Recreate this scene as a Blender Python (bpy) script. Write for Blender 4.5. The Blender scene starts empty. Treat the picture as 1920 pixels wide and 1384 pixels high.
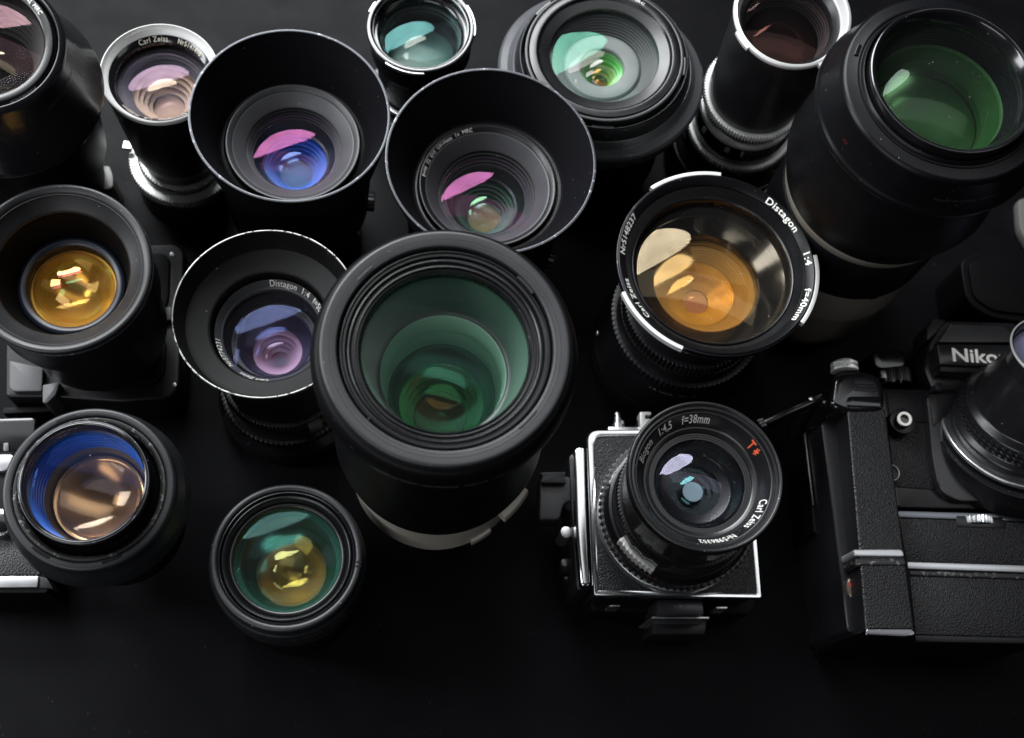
import bpy, bmesh, math, random
from mathutils import Vector, Matrix
random.seed(7)
S = 0.001                      # authored in millimetres, built in metres
sc = bpy.context.scene
col = sc.collection

# ------------------------------------------------------------------ camera
F, PX, PY, NX, NY, H = 2230., 960., 692., 750., 1515., 700.
_d = Vector((NX-PX, -(NY-PY), -F)).normalized()
_z = -_d
_x = (Vector((1, 0, 0)) - _z[0]*_z).normalized()
_y = _z.cross(_x)
B = Matrix((_x, _y, _z))       # rows: world axes expressed in camera coordinates
cd = bpy.data.cameras.new('camera'); cam = bpy.data.objects.new('camera', cd); col.objects.link(cam)
cam.matrix_world = Matrix.Translation((0, 0, H*S)) @ B.to_4x4()
cd.sensor_width = 36; cd.lens = 36*F/1920; cd.clip_start = .01; cd.clip_end = 50
cd.dof.use_dof = True; cd.dof.focus_distance = .59; cd.dof.aperture_fstop = 9.5
sc.camera = cam

# ------------------------------------------------------------------ world, lamps, exposure
w = bpy.data.worlds.new('World'); sc.world = w; w.use_nodes = True
bg = w.node_tree.nodes['Background']; bg.inputs[0].default_value = (.75, .85, 1, 1); bg.inputs[1].default_value = .006
vs = sc.view_settings; vs.view_transform = 'Standard'; vs.look = 'None'; vs.exposure = .38; vs.gamma = 1; vs.use_curve_mapping = False
def softbox(name, loc, target, sx, sy, power, colr=(1, 1, 1), shape='RECTANGLE'):
    ld = bpy.data.lights.new(name, 'AREA'); ld.shape = shape; ld.size = sx; ld.size_y = sy
    ld.energy = power; ld.color = colr
    o = bpy.data.objects.new(name, ld); col.objects.link(o); o.location = loc
    o.rotation_euler = (Vector(target)-Vector(loc)).to_track_quat('-Z', 'Y').to_euler()
    return o
softbox('softbox_back', (-.42, 1.18, 1.08), (.0, .25, .1), 1.45, .6, 33, (.95, .98, 1), 'ELLIPSE')
softbox('softbox_left', (-1.05, .34, .80), (.0, .25, .1), .34, .95, 10, (.94, .97, 1))
softbox('softbox_top', (.25, .60, 1.5), (.2, .4, 0), 2.2, .5, 3.8, (.97, .985, 1))
softbox('softbox_front', (-.65, -.75, 1.05), (.1, .25, .05), .9, .5, 4.2, (.97, .985, 1))

# ------------------------------------------------------------------ pixel measuring (unprojection to real planes)
def W(px, py, z):
    r = B @ Vector((px-PX, -(py-PY), -F)); t = (z-H)/r[2]
    return Vector((r[0]*t, r[1]*t, z))
BT = B.transposed()
def proj(v):
    c = BT @ Vector((v[0], v[1], v[2]-H)); return PX+F*c[0]/-c[2], PY-F*c[1]/-c[2]

# ------------------------------------------------------------------ materials
M = {}
def nodes(name):
    m = bpy.data.materials.new(name); m.use_nodes = True; nt = m.node_tree
    return m, nt, nt.nodes, nt.links
def surf(name, c, rough=.45, metal=0, spec=.5, bump=.0, bscale=900, dust=.0, var=.0, kind='noise', bdist=.0003, aniso=0, wear=0, wearc=(.25, .25, .25), coat=0):
    m, nt, N, Lk = nodes(name); p = N['Principled BSDF']
    p.inputs['Metallic'].default_value = metal; p.inputs['Specular IOR Level'].default_value = spec
    p.inputs['Coat Weight'].default_value = coat; p.inputs['Coat Roughness'].default_value = .08
    tc = N.new('ShaderNodeTexCoord')
    # roughness and colour variation: smudges
    nz = N.new('ShaderNodeTexNoise'); nz.inputs['Scale'].default_value = 45; nz.inputs['Detail'].default_value = 6
    Lk.new(tc.outputs['Object'], nz.inputs['Vector'])
    mr = N.new('ShaderNodeMapRange'); mr.inputs[3].default_value = max(.02, rough-.1); mr.inputs[4].default_value = rough+.12
    Lk.new(nz.outputs['Fac'], mr.inputs[0]); Lk.new(mr.outputs[0], p.inputs['Roughness'])
    base = N.new('ShaderNodeMix'); base.data_type = 'RGBA'
    base.inputs[6].default_value = (*[x*(1-var) for x in c], 1); base.inputs[7].default_value = (*[x*(1+var) for x in c], 1)
    Lk.new(nz.outputs['Fac'], base.inputs[0]); out = base.outputs[2]
    if dust:
        v = N.new('ShaderNodeTexVoronoi'); v.inputs['Scale'].default_value = 420; Lk.new(tc.outputs['Object'], v.inputs['Vector'])
        wv = N.new('ShaderNodeTexWhiteNoise'); Lk.new(v.outputs['Color'], wv.inputs['Vector'])
        th = N.new('ShaderNodeMath'); th.operation = 'POWER'; th.inputs[1].default_value = 7; Lk.new(wv.outputs['Value'], th.inputs[0])
        t2 = N.new('ShaderNodeMath'); t2.operation = 'MULTIPLY_ADD'; t2.inputs[1].default_value = .15; t2.inputs[2].default_value = -.02; Lk.new(th.outputs[0], t2.inputs[0])
        lt = N.new('ShaderNodeMath'); lt.operation = 'LESS_THAN'; Lk.new(v.outputs['Distance'], lt.inputs[0]); Lk.new(t2.outputs[0], lt.inputs[1])
        f = N.new('ShaderNodeMath'); f.operation = 'MULTIPLY'; f.inputs[1].default_value = dust; Lk.new(lt.outputs[0], f.inputs[0])
        mx = N.new('ShaderNodeMix'); mx.data_type = 'RGBA'; mx.inputs[7].default_value = (.5, .5, .5, 1)
        Lk.new(f.outputs[0], mx.inputs[0]); Lk.new(out, mx.inputs[6]); out = mx.outputs[2]
    if wear:
        n3 = N.new('ShaderNodeTexNoise'); n3.inputs['Scale'].default_value = 260; n3.inputs['Detail'].default_value = 9; n3.inputs['Roughness'].default_value = .7
        Lk.new(tc.outputs['Object'], n3.inputs['Vector'])
        gt = N.new('ShaderNodeMath'); gt.operation = 'GREATER_THAN'; gt.inputs[1].default_value = 1-wear; Lk.new(n3.outputs['Fac'], gt.inputs[0])
        mx = N.new('ShaderNodeMix'); mx.data_type = 'RGBA'; mx.inputs[7].default_value = (*wearc, 1)
        Lk.new(gt.outputs[0], mx.inputs[0]); Lk.new(out, mx.inputs[6]); out = mx.outputs[2]
    Lk.new(out, p.inputs['Base Color'])
    if bump:
        if kind == 'leather':
            t = N.new('ShaderNodeTexVoronoi'); t.feature = 'SMOOTH_F1'; o = t.outputs['Distance']
            dn = N.new('ShaderNodeTexNoise'); dn.inputs['Scale'].default_value = bscale*.6; Lk.new(tc.outputs['Object'], dn.inputs['Vector'])
            ad = N.new('ShaderNodeVectorMath'); ad.operation = 'MULTIPLY_ADD'; ad.inputs[1].default_value = (.0005,)*3
            Lk.new(dn.outputs['Color'], ad.inputs[0]); Lk.new(tc.outputs['Object'], ad.inputs[2]); Lk.new(ad.outputs[0], t.inputs['Vector'])
        else:
            t = N.new('ShaderNodeTexNoise'); t.inputs['Detail'].default_value = 5; o = t.outputs['Fac']; Lk.new(tc.outputs['Object'], t.inputs['Vector'])
        t.inputs['Scale'].default_value = bscale
        b = N.new('ShaderNodeBump'); b.inputs['Strength'].default_value = bump; b.inputs['Distance'].default_value = bdist
        Lk.new(o, b.inputs['Height']); Lk.new(b.outputs[0], p.inputs['Normal'])
    M[name] = m; return m
surf('hood_matte', (.0135, .0145, .0165), .38, bump=.14, bscale=1800, dust=.5, var=.3)
surf('hood_inside', (.0022, .0022, .0034), .65, spec=.12, bump=.2, bscale=2500, dust=.25, var=.3)
surf('rim_edge', (.05, .052, .06), .34, metal=.4, dust=.3, var=.5, wear=.40, wearc=(.22, .22, .24))
surf('rim_worn', (.22, .22, .21), .3, metal=.7, var=.6, wear=.44, wearc=(.02, .02, .02))
surf('black_metal', (.006, .006, .007), .28, spec=.5, bump=.05, dust=.3, var=.3)
surf('black_gloss', (.006, .006, .007), .14, spec=.55, dust=.2, coat=.3)
surf('black_satin', (.0075, .0075, .009), .34, dust=.35, var=.3, bump=.06)
surf('barrel_dark', (.0032, .0032, .004), .45, spec=.12, dust=.2, var=.3)
surf('ring_grey', (.035, .036, .04), .4, dust=.4, var=.25)
surf('baffle', (.012, .012, .013), .5, spec=.3, dust=.5, var=.3)
surf('baffle_grey', (.16, .175, .175), .5, spec=.3, var=.25)
surf('chrome', (.78, .79, .80), .15, metal=1, var=.10, bump=.05, bscale=160, wear=.30, wearc=(.3, .3, .3))
surf('satin_chrome', (.72, .73, .74), .32, metal=1, var=.08, bump=.05, bscale=1500)
surf('alu_white', (.78, .78, .77), .36, metal=.45, var=.08)
surf('leather', (.0065, .0065, .008), .40, bump=.8, bscale=1250, kind='leather', bdist=.0004, spec=.5)
surf('cream', (.50, .47, .41), .35, bump=.08, var=.12, dust=.2)
surf('body_grey', (.008, .008, .0095), .38, spec=.3, var=.2, bump=.1, bscale=2500, dust=.2)
surf('brassed', (.02, .02, .022), .28, metal=.4, var=.4, wear=.42, wearc=(.15, .145, .14))
surf('letter_white', (.88, .87, .82), .5, var=.04)
surf('letter_cream', (.62, .58, .48), .5, var=.05)
surf('letter_grey', (.16, .16, .17), .5)
surf('letter_faint', (.05, .05, .055), .5)
surf('letter_dim', (.28, .28, .27), .5)
surf('letter_red', (.55, .05, .03), .5)
surf('letter_orange', (.85, .13, .05), .5)
surf('letter_deepred', (.12, .012, .01), .5)
surf('table_black', (.0028, .0028, .0036), .46, spec=.065, bump=.16, bscale=700, dust=.12, var=.35, bdist=.0002)

def glass(name, gloss, trans=(1, 1, 1), k=1.0, rough=.02, base=.0, dust=.0, streak=0):
    """coated lens glass: see-through with a tint, Fresnel reflection in the colour of its coating"""
    m, nt, N, Lk = nodes(name); N.remove(N['Principled BSDF']); out = N['Material Output']
    tr = N.new('ShaderNodeBsdfTransparent'); tr.inputs[0].default_value = (*trans, 1)
    gl = N.new('ShaderNodeBsdfGlossy'); gl.inputs[0].default_value = (*gloss, 1); gl.inputs['Roughness'].default_value = rough
    fr = N.new('ShaderNodeLayerWeight'); fr.inputs[0].default_value = .5
    pw = N.new('ShaderNodeMath'); pw.operation = 'POWER'; pw.inputs[1].default_value = 4; Lk.new(fr.outputs['Facing'], pw.inputs[0])
    ma = N.new('ShaderNodeMath'); ma.operation = 'MULTIPLY_ADD'; ma.inputs[1].default_value = .3*k; ma.inputs[2].default_value = .017*k+base
    ma.use_clamp = True; Lk.new(pw.outputs[0], ma.inputs[0])
    tc = N.new('ShaderNodeTexCoord')
    # faint smears in the reflection strength
    nz = N.new('ShaderNodeTexNoise'); nz.inputs['Scale'].default_value = 70; nz.inputs['Detail'].default_value = 6; nz.inputs['Distortion'].default_value = 1.2
    Lk.new(tc.outputs['Object'], nz.inputs['Vector'])
    mr = N.new('ShaderNodeMapRange'); mr.inputs[1].default_value = .3; mr.inputs[2].default_value = .7; mr.inputs[3].default_value = .75; mr.inputs[4].default_value = 1.2; Lk.new(nz.outputs['Fac'], mr.inputs[0])
    f2 = N.new('ShaderNodeMath'); f2.operation = 'MULTIPLY'; f2.use_clamp = True; Lk.new(ma.outputs[0], f2.inputs[0]); Lk.new(mr.outputs[0], f2.inputs[1])
    mix = N.new('ShaderNodeMixShader'); Lk.new(f2.outputs[0], mix.inputs[0]); Lk.new(tr.outputs[0], mix.inputs[1]); Lk.new(gl.outputs[0], mix.inputs[2])
    res = mix.outputs[0]
    if dust:
        v = N.new('ShaderNodeTexVoronoi'); v.inputs['Scale'].default_value = 330; Lk.new(tc.outputs['Object'], v.inputs['Vector'])
        wv = N.new('ShaderNodeTexWhiteNoise'); Lk.new(v.outputs['Color'], wv.inputs['Vector'])
        th = N.new('ShaderNodeMath'); th.operation = 'POWER'; th.inputs[1].default_value = 9; Lk.new(wv.outputs['Value'], th.inputs[0])
        t2 = N.new('ShaderNodeMath'); t2.operation = 'MULTIPLY_ADD'; t2.inputs[1].default_value = .14; t2.inputs[2].default_value = -.022; Lk.new(th.outputs[0], t2.inputs[0])
        lt = N.new('ShaderNodeMath'); lt.operation = 'LESS_THAN'; Lk.new(v.outputs['Distance'], lt.inputs[0]); Lk.new(t2.outputs[0], lt.inputs[1])
        # hair-thin dust film
        add = N.new('ShaderNodeMath'); add.operation = 'MULTIPLY_ADD'; add.inputs[1].default_value = dust; add.inputs[2].default_value = .004; Lk.new(lt.outputs[0], add.inputs[0])
        df = N.new('ShaderNodeBsdfDiffuse'); df.inputs[0].default_value = (.55, .56, .58, 1)
        mx = N.new('ShaderNodeMixShader'); Lk.new(add.outputs[0], mx.inputs[0]); Lk.new(res, mx.inputs[1]); Lk.new(df.outputs[0], mx.inputs[2]); res = mx.outputs[0]
    Lk.new(res, out.inputs[0]); M[name] = m; return m
surf('deep_black', (.002, .002, .0025), .6, spec=.08)
glass('glass_rear', (.8, .8, 1), k=.10)
glass('glass_clear', (.9, .95, 1), k=.5, dust=.4)
glass('glass_purple', (.82, .55, .74), (.93, .9, .97), k=1.7, dust=.3)
glass('glass_pink', (1, .30, .72), (.95, .93, 1), k=1.7, dust=.4)
glass('glass_mauve', (.9, .72, .85), (.95, .9, .95), k=1.8, rough=.04, dust=.4)
glass('glass_blue', (.35, .55, 1), (.62, .78, 1), k=2.5, rough=.05)
glass('glass_deepblue', (.05, .18, 1), (.35, .5, 1), k=7, rough=.12, dust=.3)
glass('glass_teal', (.30, .75, .72), (.85, .97, .95), k=1.8, rough=.02, dust=.3)
glass('glass_tealsoft', (.16, .6, .5), (.90, .96, .90), k=1.3, rough=.16, dust=.5)
glass('glass_green', (.40, .95, .45), (.90, .99, .88), k=3.5, rough=.03, dust=.3)
glass('glass_greensoft', (.32, .55, .30), (.74, .88, .72), k=2.0, rough=.2, dust=.6)
glass('glass_greenbright', (.35, 1, .55), (.95, 1, .95), k=4, rough=.02, dust=.3)
glass('glass_peach', (1, .80, .74), (1, .98, .96), k=2.2, rough=.01)
glass('glass_amber', (1, .6, .18), (1, .86, .62), k=4, rough=.02, dust=.3)
glass('glass_ambersoft', (1, .74, .38), (1, .93, .76), k=3, rough=.10)
glass('glass_cream', (1, .84, .55), (1, .95, .85), k=3.5, rough=.015, dust=.4)
glass('glass_gold', (1, .62, .12), (1, .75, .35), k=8, rough=.06)
glass('glass_orange', (1, .38, .1), (1, .72, .5), k=8, rough=.16)
glass('glass_white', (1, .88, .92), (.97, .98, 1), k=3.0, rough=.015, dust=.3)
glass('glass_violet', (.35, .42, .85), (.95, .95, 1), k=.9, rough=.04, dust=.6)
surf('pupil_grey', (.42, .46, .5), .3)
surf('pupil_cream', (.75, .62, .42), .35)
surf('pupil_amber', (.55, .36, .16), .3, var=.4)
surf('pupil_pink', (.66, .42, .48), .35, var=.2)
surf('amber_glow', (.92, .66, .27), .2, metal=.6, var=.4)  # amber metal standing in for reflections off inner lens elements
surf('orange_bowl', (.85, .50, .25), .26, metal=.35, var=.35)
surf('cream_bowl', (.8, .66, .42), .25, metal=.8, var=.2)
surf('baffle_glow', (.04, .085, .065), .32, spec=.5, dust=.2)  # green brightened to stand in for light deep inside the barrel
surf('pupil_black', (.003, .003, .004), .25)
surf('pupil_glow', (.34, .42, .44), .35, var=.2)  # pupil colour raised to stand in for light glowing through the lens
surf('inner_gold', (.55, .34, .10), .3, var=.3)
surf('blue_glow', (.012, .12, .50), .28, var=.4)  # blue raised in colour to stand in for glow inside the lens
surf('inner_teal', (.014, .06, .05), .35, var=.3)
surf('green_glow', (.16, .55, .14), .25, var=.35)  # green raised in colour to stand in for light inside the lens
surf('inner_brown', (.30, .19, .08), .3, var=.3)

# ------------------------------------------------------------------ object helpers
def tag(o, label=None, cat=None, group=None, kind=None):
    if label: o['label'] = label
    if cat: o['category'] = cat
    if group: o['group'] = group
    if kind: o['kind'] = kind
    return o
def finish(name, bm, mat, parent=None, smooth=35, label=None):
    me = bpy.data.meshes.new(name); bm.normal_update(); bm.to_mesh(me); bm.free()
    me.materials.append(M[mat])
    for p in me.polygons: p.use_smooth = True
    me.set_sharp_from_angle(angle=math.radians(smooth))
    o = bpy.data.objects.new(name, me); col.objects.link(o)
    if parent is not None: o.parent = parent
    if label: o['label'] = label
    return o
def rounded(pts, rad=.5, closed=True):
    """chamfer every corner of a profile with a three-point arc"""
    out = []; n = len(pts)
    for i in range(n):
        p = Vector(pts[i]); 
        if (not closed and i in (0, n-1)) or p[0] < 1e-6: out.append(tuple(p)); continue
        a = Vector(pts[i-1]); b = Vector(pts[(i+1) % n])
        da, db = (a-p), (b-p); r = min(rad, da.length*.35, db.length*.35)
        if r < 1e-5 or abs(da.normalized().dot(db.normalized())) > .97: out.append(tuple(p)); continue
        q0 = p+da.normalized()*r; q2 = p+db.normalized()*r; q1 = (q0+q2)*.25+p*.5
        out += [tuple(q0), tuple(q1), tuple(q2)]
    return out
def lathe_bm(bm, pts, seg=144, closed=True, mod=None, a0=0, a1=2*math.pi, off=(0, 0)):
    full = abs(a1-a0-2*math.pi) < 1e-6; rings = []
    n = seg if full else seg+1
    for (r, z) in pts:
        if r < 1e-6: rings.append([bm.verts.new((off[0]*S, off[1]*S, z*S))]); continue
        ring = []
        for k in range(n):
            a = a0+(a1-a0)*k/seg; rr, zz = (r, z) if mod is None else mod(r, z, a)
            ring.append(bm.verts.new(((off[0]+rr*math.cos(a))*S, (off[1]+rr*math.sin(a))*S, zz*S)))
        rings.append(ring)
    m = len(rings); rng = range(m if closed else m-1)
    for i in rng:
        A, C = rings[i], rings[(i+1) % m]
        for k in range(n if full else n-1):
            k2 = (k+1) % n
            try:
                if len(A) == 1 and len(C) == 1: break
                if len(A) == 1: bm.faces.new((A[0], C[k2], C[k]))
                elif len(C) == 1: bm.faces.new((A[k], A[k2], C[0]))
                else: bm.faces.new((A[k], A[k2], C[k2], C[k]))
            except ValueError: pass
    if not full and closed:
        for k in (0, n-1):
            try: bm.faces.new([r[min(k, len(r)-1)] for r in rings])
            except ValueError: pass
    bmesh.ops.recalc_face_normals(bm, faces=bm.faces)

class Lens:
    def __init__(s, name, label, cx, cy, hw, h, base=None, cat='camera lens', group=None, parent=None, zb=0):
        s.zb = zb
        # find axis top T (height h) so that the front ring fills the measured ellipse
        tx, ty = cx, cy
        for it in range(8):
            T = W(tx, ty, h)
            Bs = Vector((T[0], T[1], zb)) if base is None else W(base[0], base[1], zb)
            s.axis = (T-Bs).normalized(); s.B = Bs; s.len = (T-Bs).length
            s.ex = (Vector((1, 0, 0))-s.axis[0]*s.axis).normalized(); s.ey = s.axis.cross(s.ex)
            s.R = s.fit_r(s.len, hw)
            bx = s.box(s.R, s.len); tx += cx-(bx[0]+bx[1])/2; ty += cy-(bx[2]+bx[3])/2
        s.e = bpy.data.objects.new(name, None); col.objects.link(s.e); s.e.empty_display_size = .02
        mw = Matrix((s.ex, s.ey, s.axis)).transposed().to_4x4(); mw.translation = Bs*S
        s.mw = mw; s.e.matrix_world = mw
        if parent is None: tag(s.e, label, cat, group or 'lenses standing upright on the table')
        s.root = s.e
        print(name, 'R %.1f len %.1f base %s tilt %.1f' % (s.R, s.len, [round(v) for v in proj(Bs)], math.degrees(math.acos(s.axis[2]))))
    def pt(s, r, z, a):
        return s.B+s.axis*z+(s.ex*math.cos(a)+s.ey*math.sin(a))*r
    def box(s, r, z):
        P = [proj(s.pt(r, z, k*math.pi/24)) for k in range(48)]
        xs = [p[0] for p in P]; ys = [p[1] for p in P]
        return min(xs), max(xs), min(ys), max(ys)
    def fit_r(s, z, hw):
        r = hw*.25
        for i in range(4):
            b = s.box(r, z); r *= hw/((b[1]-b[0])/2)
        return r
    def m(s, hw, cy):
        """half width in px and centre row of an ellipse on this axis -> (radius, height) in mm"""
        lo, hi = -40., s.len+80
        for i in range(22):
            z = (lo+hi)/2; r = s.fit_r(z, hw); b = s.box(r, z)
            if (b[2]+b[3])/2 > cy: lo = z
            else: hi = z
        return (r, z)
    def ang(s, px, py, z):
        """angle on this axis of the photograph's point at local height z"""
        c = s.B+s.axis*z; o = Vector((0, 0, H)); d = B @ Vector((px-PX, -(py-PY), -F))
        t = (c-o).dot(s.axis)/d.dot(s.axis); q = o+d*t-c
        return math.atan2(q.dot(s.ey), q.dot(s.ex)), q.length
    def ring(s, name, pts, mat, parent=None, seg=144, rad=.35, mod=None, closed=True, a0=0, a1=2*math.pi, label=None, smooth=35):
        bm = bmesh.new(); lathe_bm(bm, rounded(pts, rad, closed) if rad else pts, seg, closed, mod, a0, a1)
        return finish(name, bm, mat, parent or s.e, label=label, smooth=smooth)
    def shell(s, name, pts, th, mat, parent=None, **k):
        """profile with wall thickness th to the outside"""
        return s.ring(name, list(pts)+[(r+th, z-.02) for r, z in reversed(pts)], mat, parent, **k)
    def elem(s, name, r, z, top, bot, mat, parent=None, th=1.0):
        """a solid lens element: top/bot sags (positive bulges outward)"""
        n = 18; pts = []
        for i in range(n+1):
            q = r*i/n; pts.append((q, z+top*(1-(q/r)**2)))
        for i in range(n+1):
            q = r*(1-i/n); pts.append((q, z-th-bot*(1-(q/r)**2)))
        bm = bmesh.new(); lathe_bm(bm, pts, 96, False)
        o = finish(name, bm, mat, parent or s.e, smooth=60); o.data.materials.append(M['glass_rear'])
        for p in o.data.polygons:      # the rear face carries its own anti-reflective coating
            if p.normal.z < -.05: p.material_index = 1
        return o
    def bowl(s, name, r, z, depth, mat, parent=None):
        n = 16; pts = [(0, z-depth-1)]+[(r*i/n, z-depth*(1-(i/n)**2)-1) for i in range(1, n+1)]
        pts = [(0, z-depth)]+[(r*i/n, z-depth*(1-(i/n)**2)) for i in range(1, n+1)]+[(r+1, z), (r+1, z-depth-2), (0, z-depth-2)]
        return s.ring(name, pts, mat, parent, rad=0, closed=False)
    def disc(s, name, r, z, mat, parent=None, th=.8):
        return s.ring(name, [(0, z), (r, z), (r, z-th), (0, z-th)], mat, parent, rad=.15, closed=False)
    def gear(s, name, r, amp, n, z1, z0, mat, parent=None, inner=None, scallop=False):
        inner = inner or r*.86
        def mod(rr, z, a):
            if rr > inner+.01:
                c = math.cos(n*a); rr -= amp*(.5-.5*c if not scallop else abs(c))
            return rr, z
        return s.ring(name, [(inner, z1), (r, z1), (r, z0), (inner, z0)], mat, parent, seg=n*8, rad=.3, mod=mod, smooth=50)
    def ribs(s, name, p0, p1, n, mat, parent=None, d=.5):
        """stepped baffle between two rings, thick to the outside"""
        pts = []
        for i in range(n):
            t0, t1 = i/n, (i+1)/n
            r0 = p0[0]+(p1[0]-p0[0])*t0; z0 = p0[1]+(p1[1]-p0[1])*t0; z1 = p0[1]+(p1[1]-p0[1])*t1; r1 = p0[0]+(p1[0]-p0[0])*t1
            pts += [(r0, z0), (r0+d, z0-(z0-z1)*.35), (r0+d*.6, z1+(z0-z1)*.12), (r1, z1+(z0-z1)*.05)]
        pts.append(p1); mx = max(p[0] for p in pts)+.8
        return s.ring(name, pts+[(mx, p1[1]), (mx, p0[1])], mat, parent, rad=0)
    def text(s, body, p0, p1, size, rz, mat='letter_white', parent=None, cyl=0, slope=0, bold=0, label=None):
        """lettering round the axis from pixel p0 to pixel p1, on a ring (or on the outside wall for cyl=+1/-1)"""
        r, z = rz
        if cyl:                   # on an outer wall: solve the angle by matching the pixel to the wall
            def an(p):
                best = None
                for k in range(1440):
                    a = -math.pi+k*math.pi/720; q = s.pt(r, z, a); x, y = proj(q)
                    v = (Vector((0, 0, H))-q).dot(s.ex*math.cos(a)+s.ey*math.sin(a))
                    if v <= 0: continue
                    d = (x-p[0])**2+(y-p[1])**2
                    if best is None or d < best[0]: best = (d, a)
                return best[1]
            A0, A1 = an(p0), an(p1)
        else: A0, A1 = s.ang(*p0, z)[0], s.ang(*p1, z)[0]
        d = A1-A0
        if cyl == 1:
            while d < 0: d += 2*math.pi
        else:
            while d > 0: d -= 2*math.pi
        verts, faces, wd = text_mesh(body, bold)
        me = bpy.data.meshes.new('lettering'); V = []
        for (x, y) in verts:
            a = A0+d*x/wd; h = y*size
            if cyl: 
                zz = z+(h-size*.35)*(1 if cyl == 1 else -1); rr = r+.05
                V.append((rr*math.cos(a)*S, rr*math.sin(a)*S, zz*S))
            else:
                rr = r+h-size*.35; V.append((rr*math.cos(a)*S, rr*math.sin(a)*S, (z+.06+slope*(h-size*.35))*S))
        me.from_pydata(V, [], faces); me.materials.append(M[mat])
        o = bpy.data.objects.new('lettering', me); col.objects.link(o); o.parent = parent or s.e
        if label: o['label'] = label
        return o
    def on(s, a, b, t=.5):
        r_ = a[0]+(b[0]-a[0])*t; sl = (b[1]-a[1])/(b[0]-a[0]); return (r_, a[1]+(b[1]-a[1])*t+.04), sl
    def star(s, px, py, size, rz, slope, mat):
        r, z = rz; a0 = s.ang(px, py, z)[0]; V = []; Fc = []
        for k in range(3):
            t = k*math.pi/3+.3; c, n = Vector((math.cos(t), math.sin(t))), Vector((-math.sin(t), math.cos(t)))
            b = len(V)
            for u, v in ((-1, -.2), (1, -.2), (1, .2), (-1, .2)):
                q = c*u*size+n*v*size; rr = r+q[1]; a = a0-q[0]/r
                V.append((rr*math.cos(a)*S, rr*math.sin(a)*S, (z+.1+k*.012+slope*q[1])*S))
            Fc.append((b, b+1, b+2, b+3))
        me = bpy.data.meshes.new('lettering'); me.from_pydata(V, [], Fc); me.materials.append(M[mat])
        o = bpy.data.objects.new('lettering', me); col.objects.link(o); o.parent = s.e
        return o
    def tabs(s, name, lst, r, z1, z0, th, mat, parent=None):
        """separate bayonet catches on the rim: list of (pixel start, pixel end)"""
        for p0, p1 in lst:
            a0 = s.ang(*p0, z1)[0]; a1 = s.ang(*p1, z1)[0]
            while a1 < a0: a1 += 2*math.pi
            s.ring(name, [(r-.2, z1), (r+th, z1), (r+th, z0), (r-.2, z0)], mat, parent, seg=24, rad=.3, a0=a0, a1=a1)

_tc = {}
def text_mesh(body, bold=0, spacing=1.08):
    key = (body, bold, spacing)
    if key in _tc: return _tc[key]
    cu = bpy.data.curves.new('t', 'FONT'); cu.body = body; cu.size = 1; cu.offset = bold; cu.space_character = spacing; cu.resolution_u = 3
    ob = bpy.data.objects.new('t', cu); col.objects.link(ob)
    bpy.context.view_layer.update()
    me = bpy.data.meshes.new_from_object(ob.evaluated_get(bpy.context.evaluated_depsgraph_get()))
    vs_ = [(v.co.x, v.co.y) for v in me.vertices]; x0 = min(v[0] for v in vs_); x1 = max(v[0] for v in vs_)
    vs_ = [(x-x0, y) for x, y in vs_]; fs = [tuple(p.vertices) for p in me.polygons]
    bpy.data.objects.remove(ob); bpy.data.curves.remove(cu); bpy.data.meshes.remove(me)
    _tc[key] = (vs_, fs, x1-x0); return _tc[key]

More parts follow.
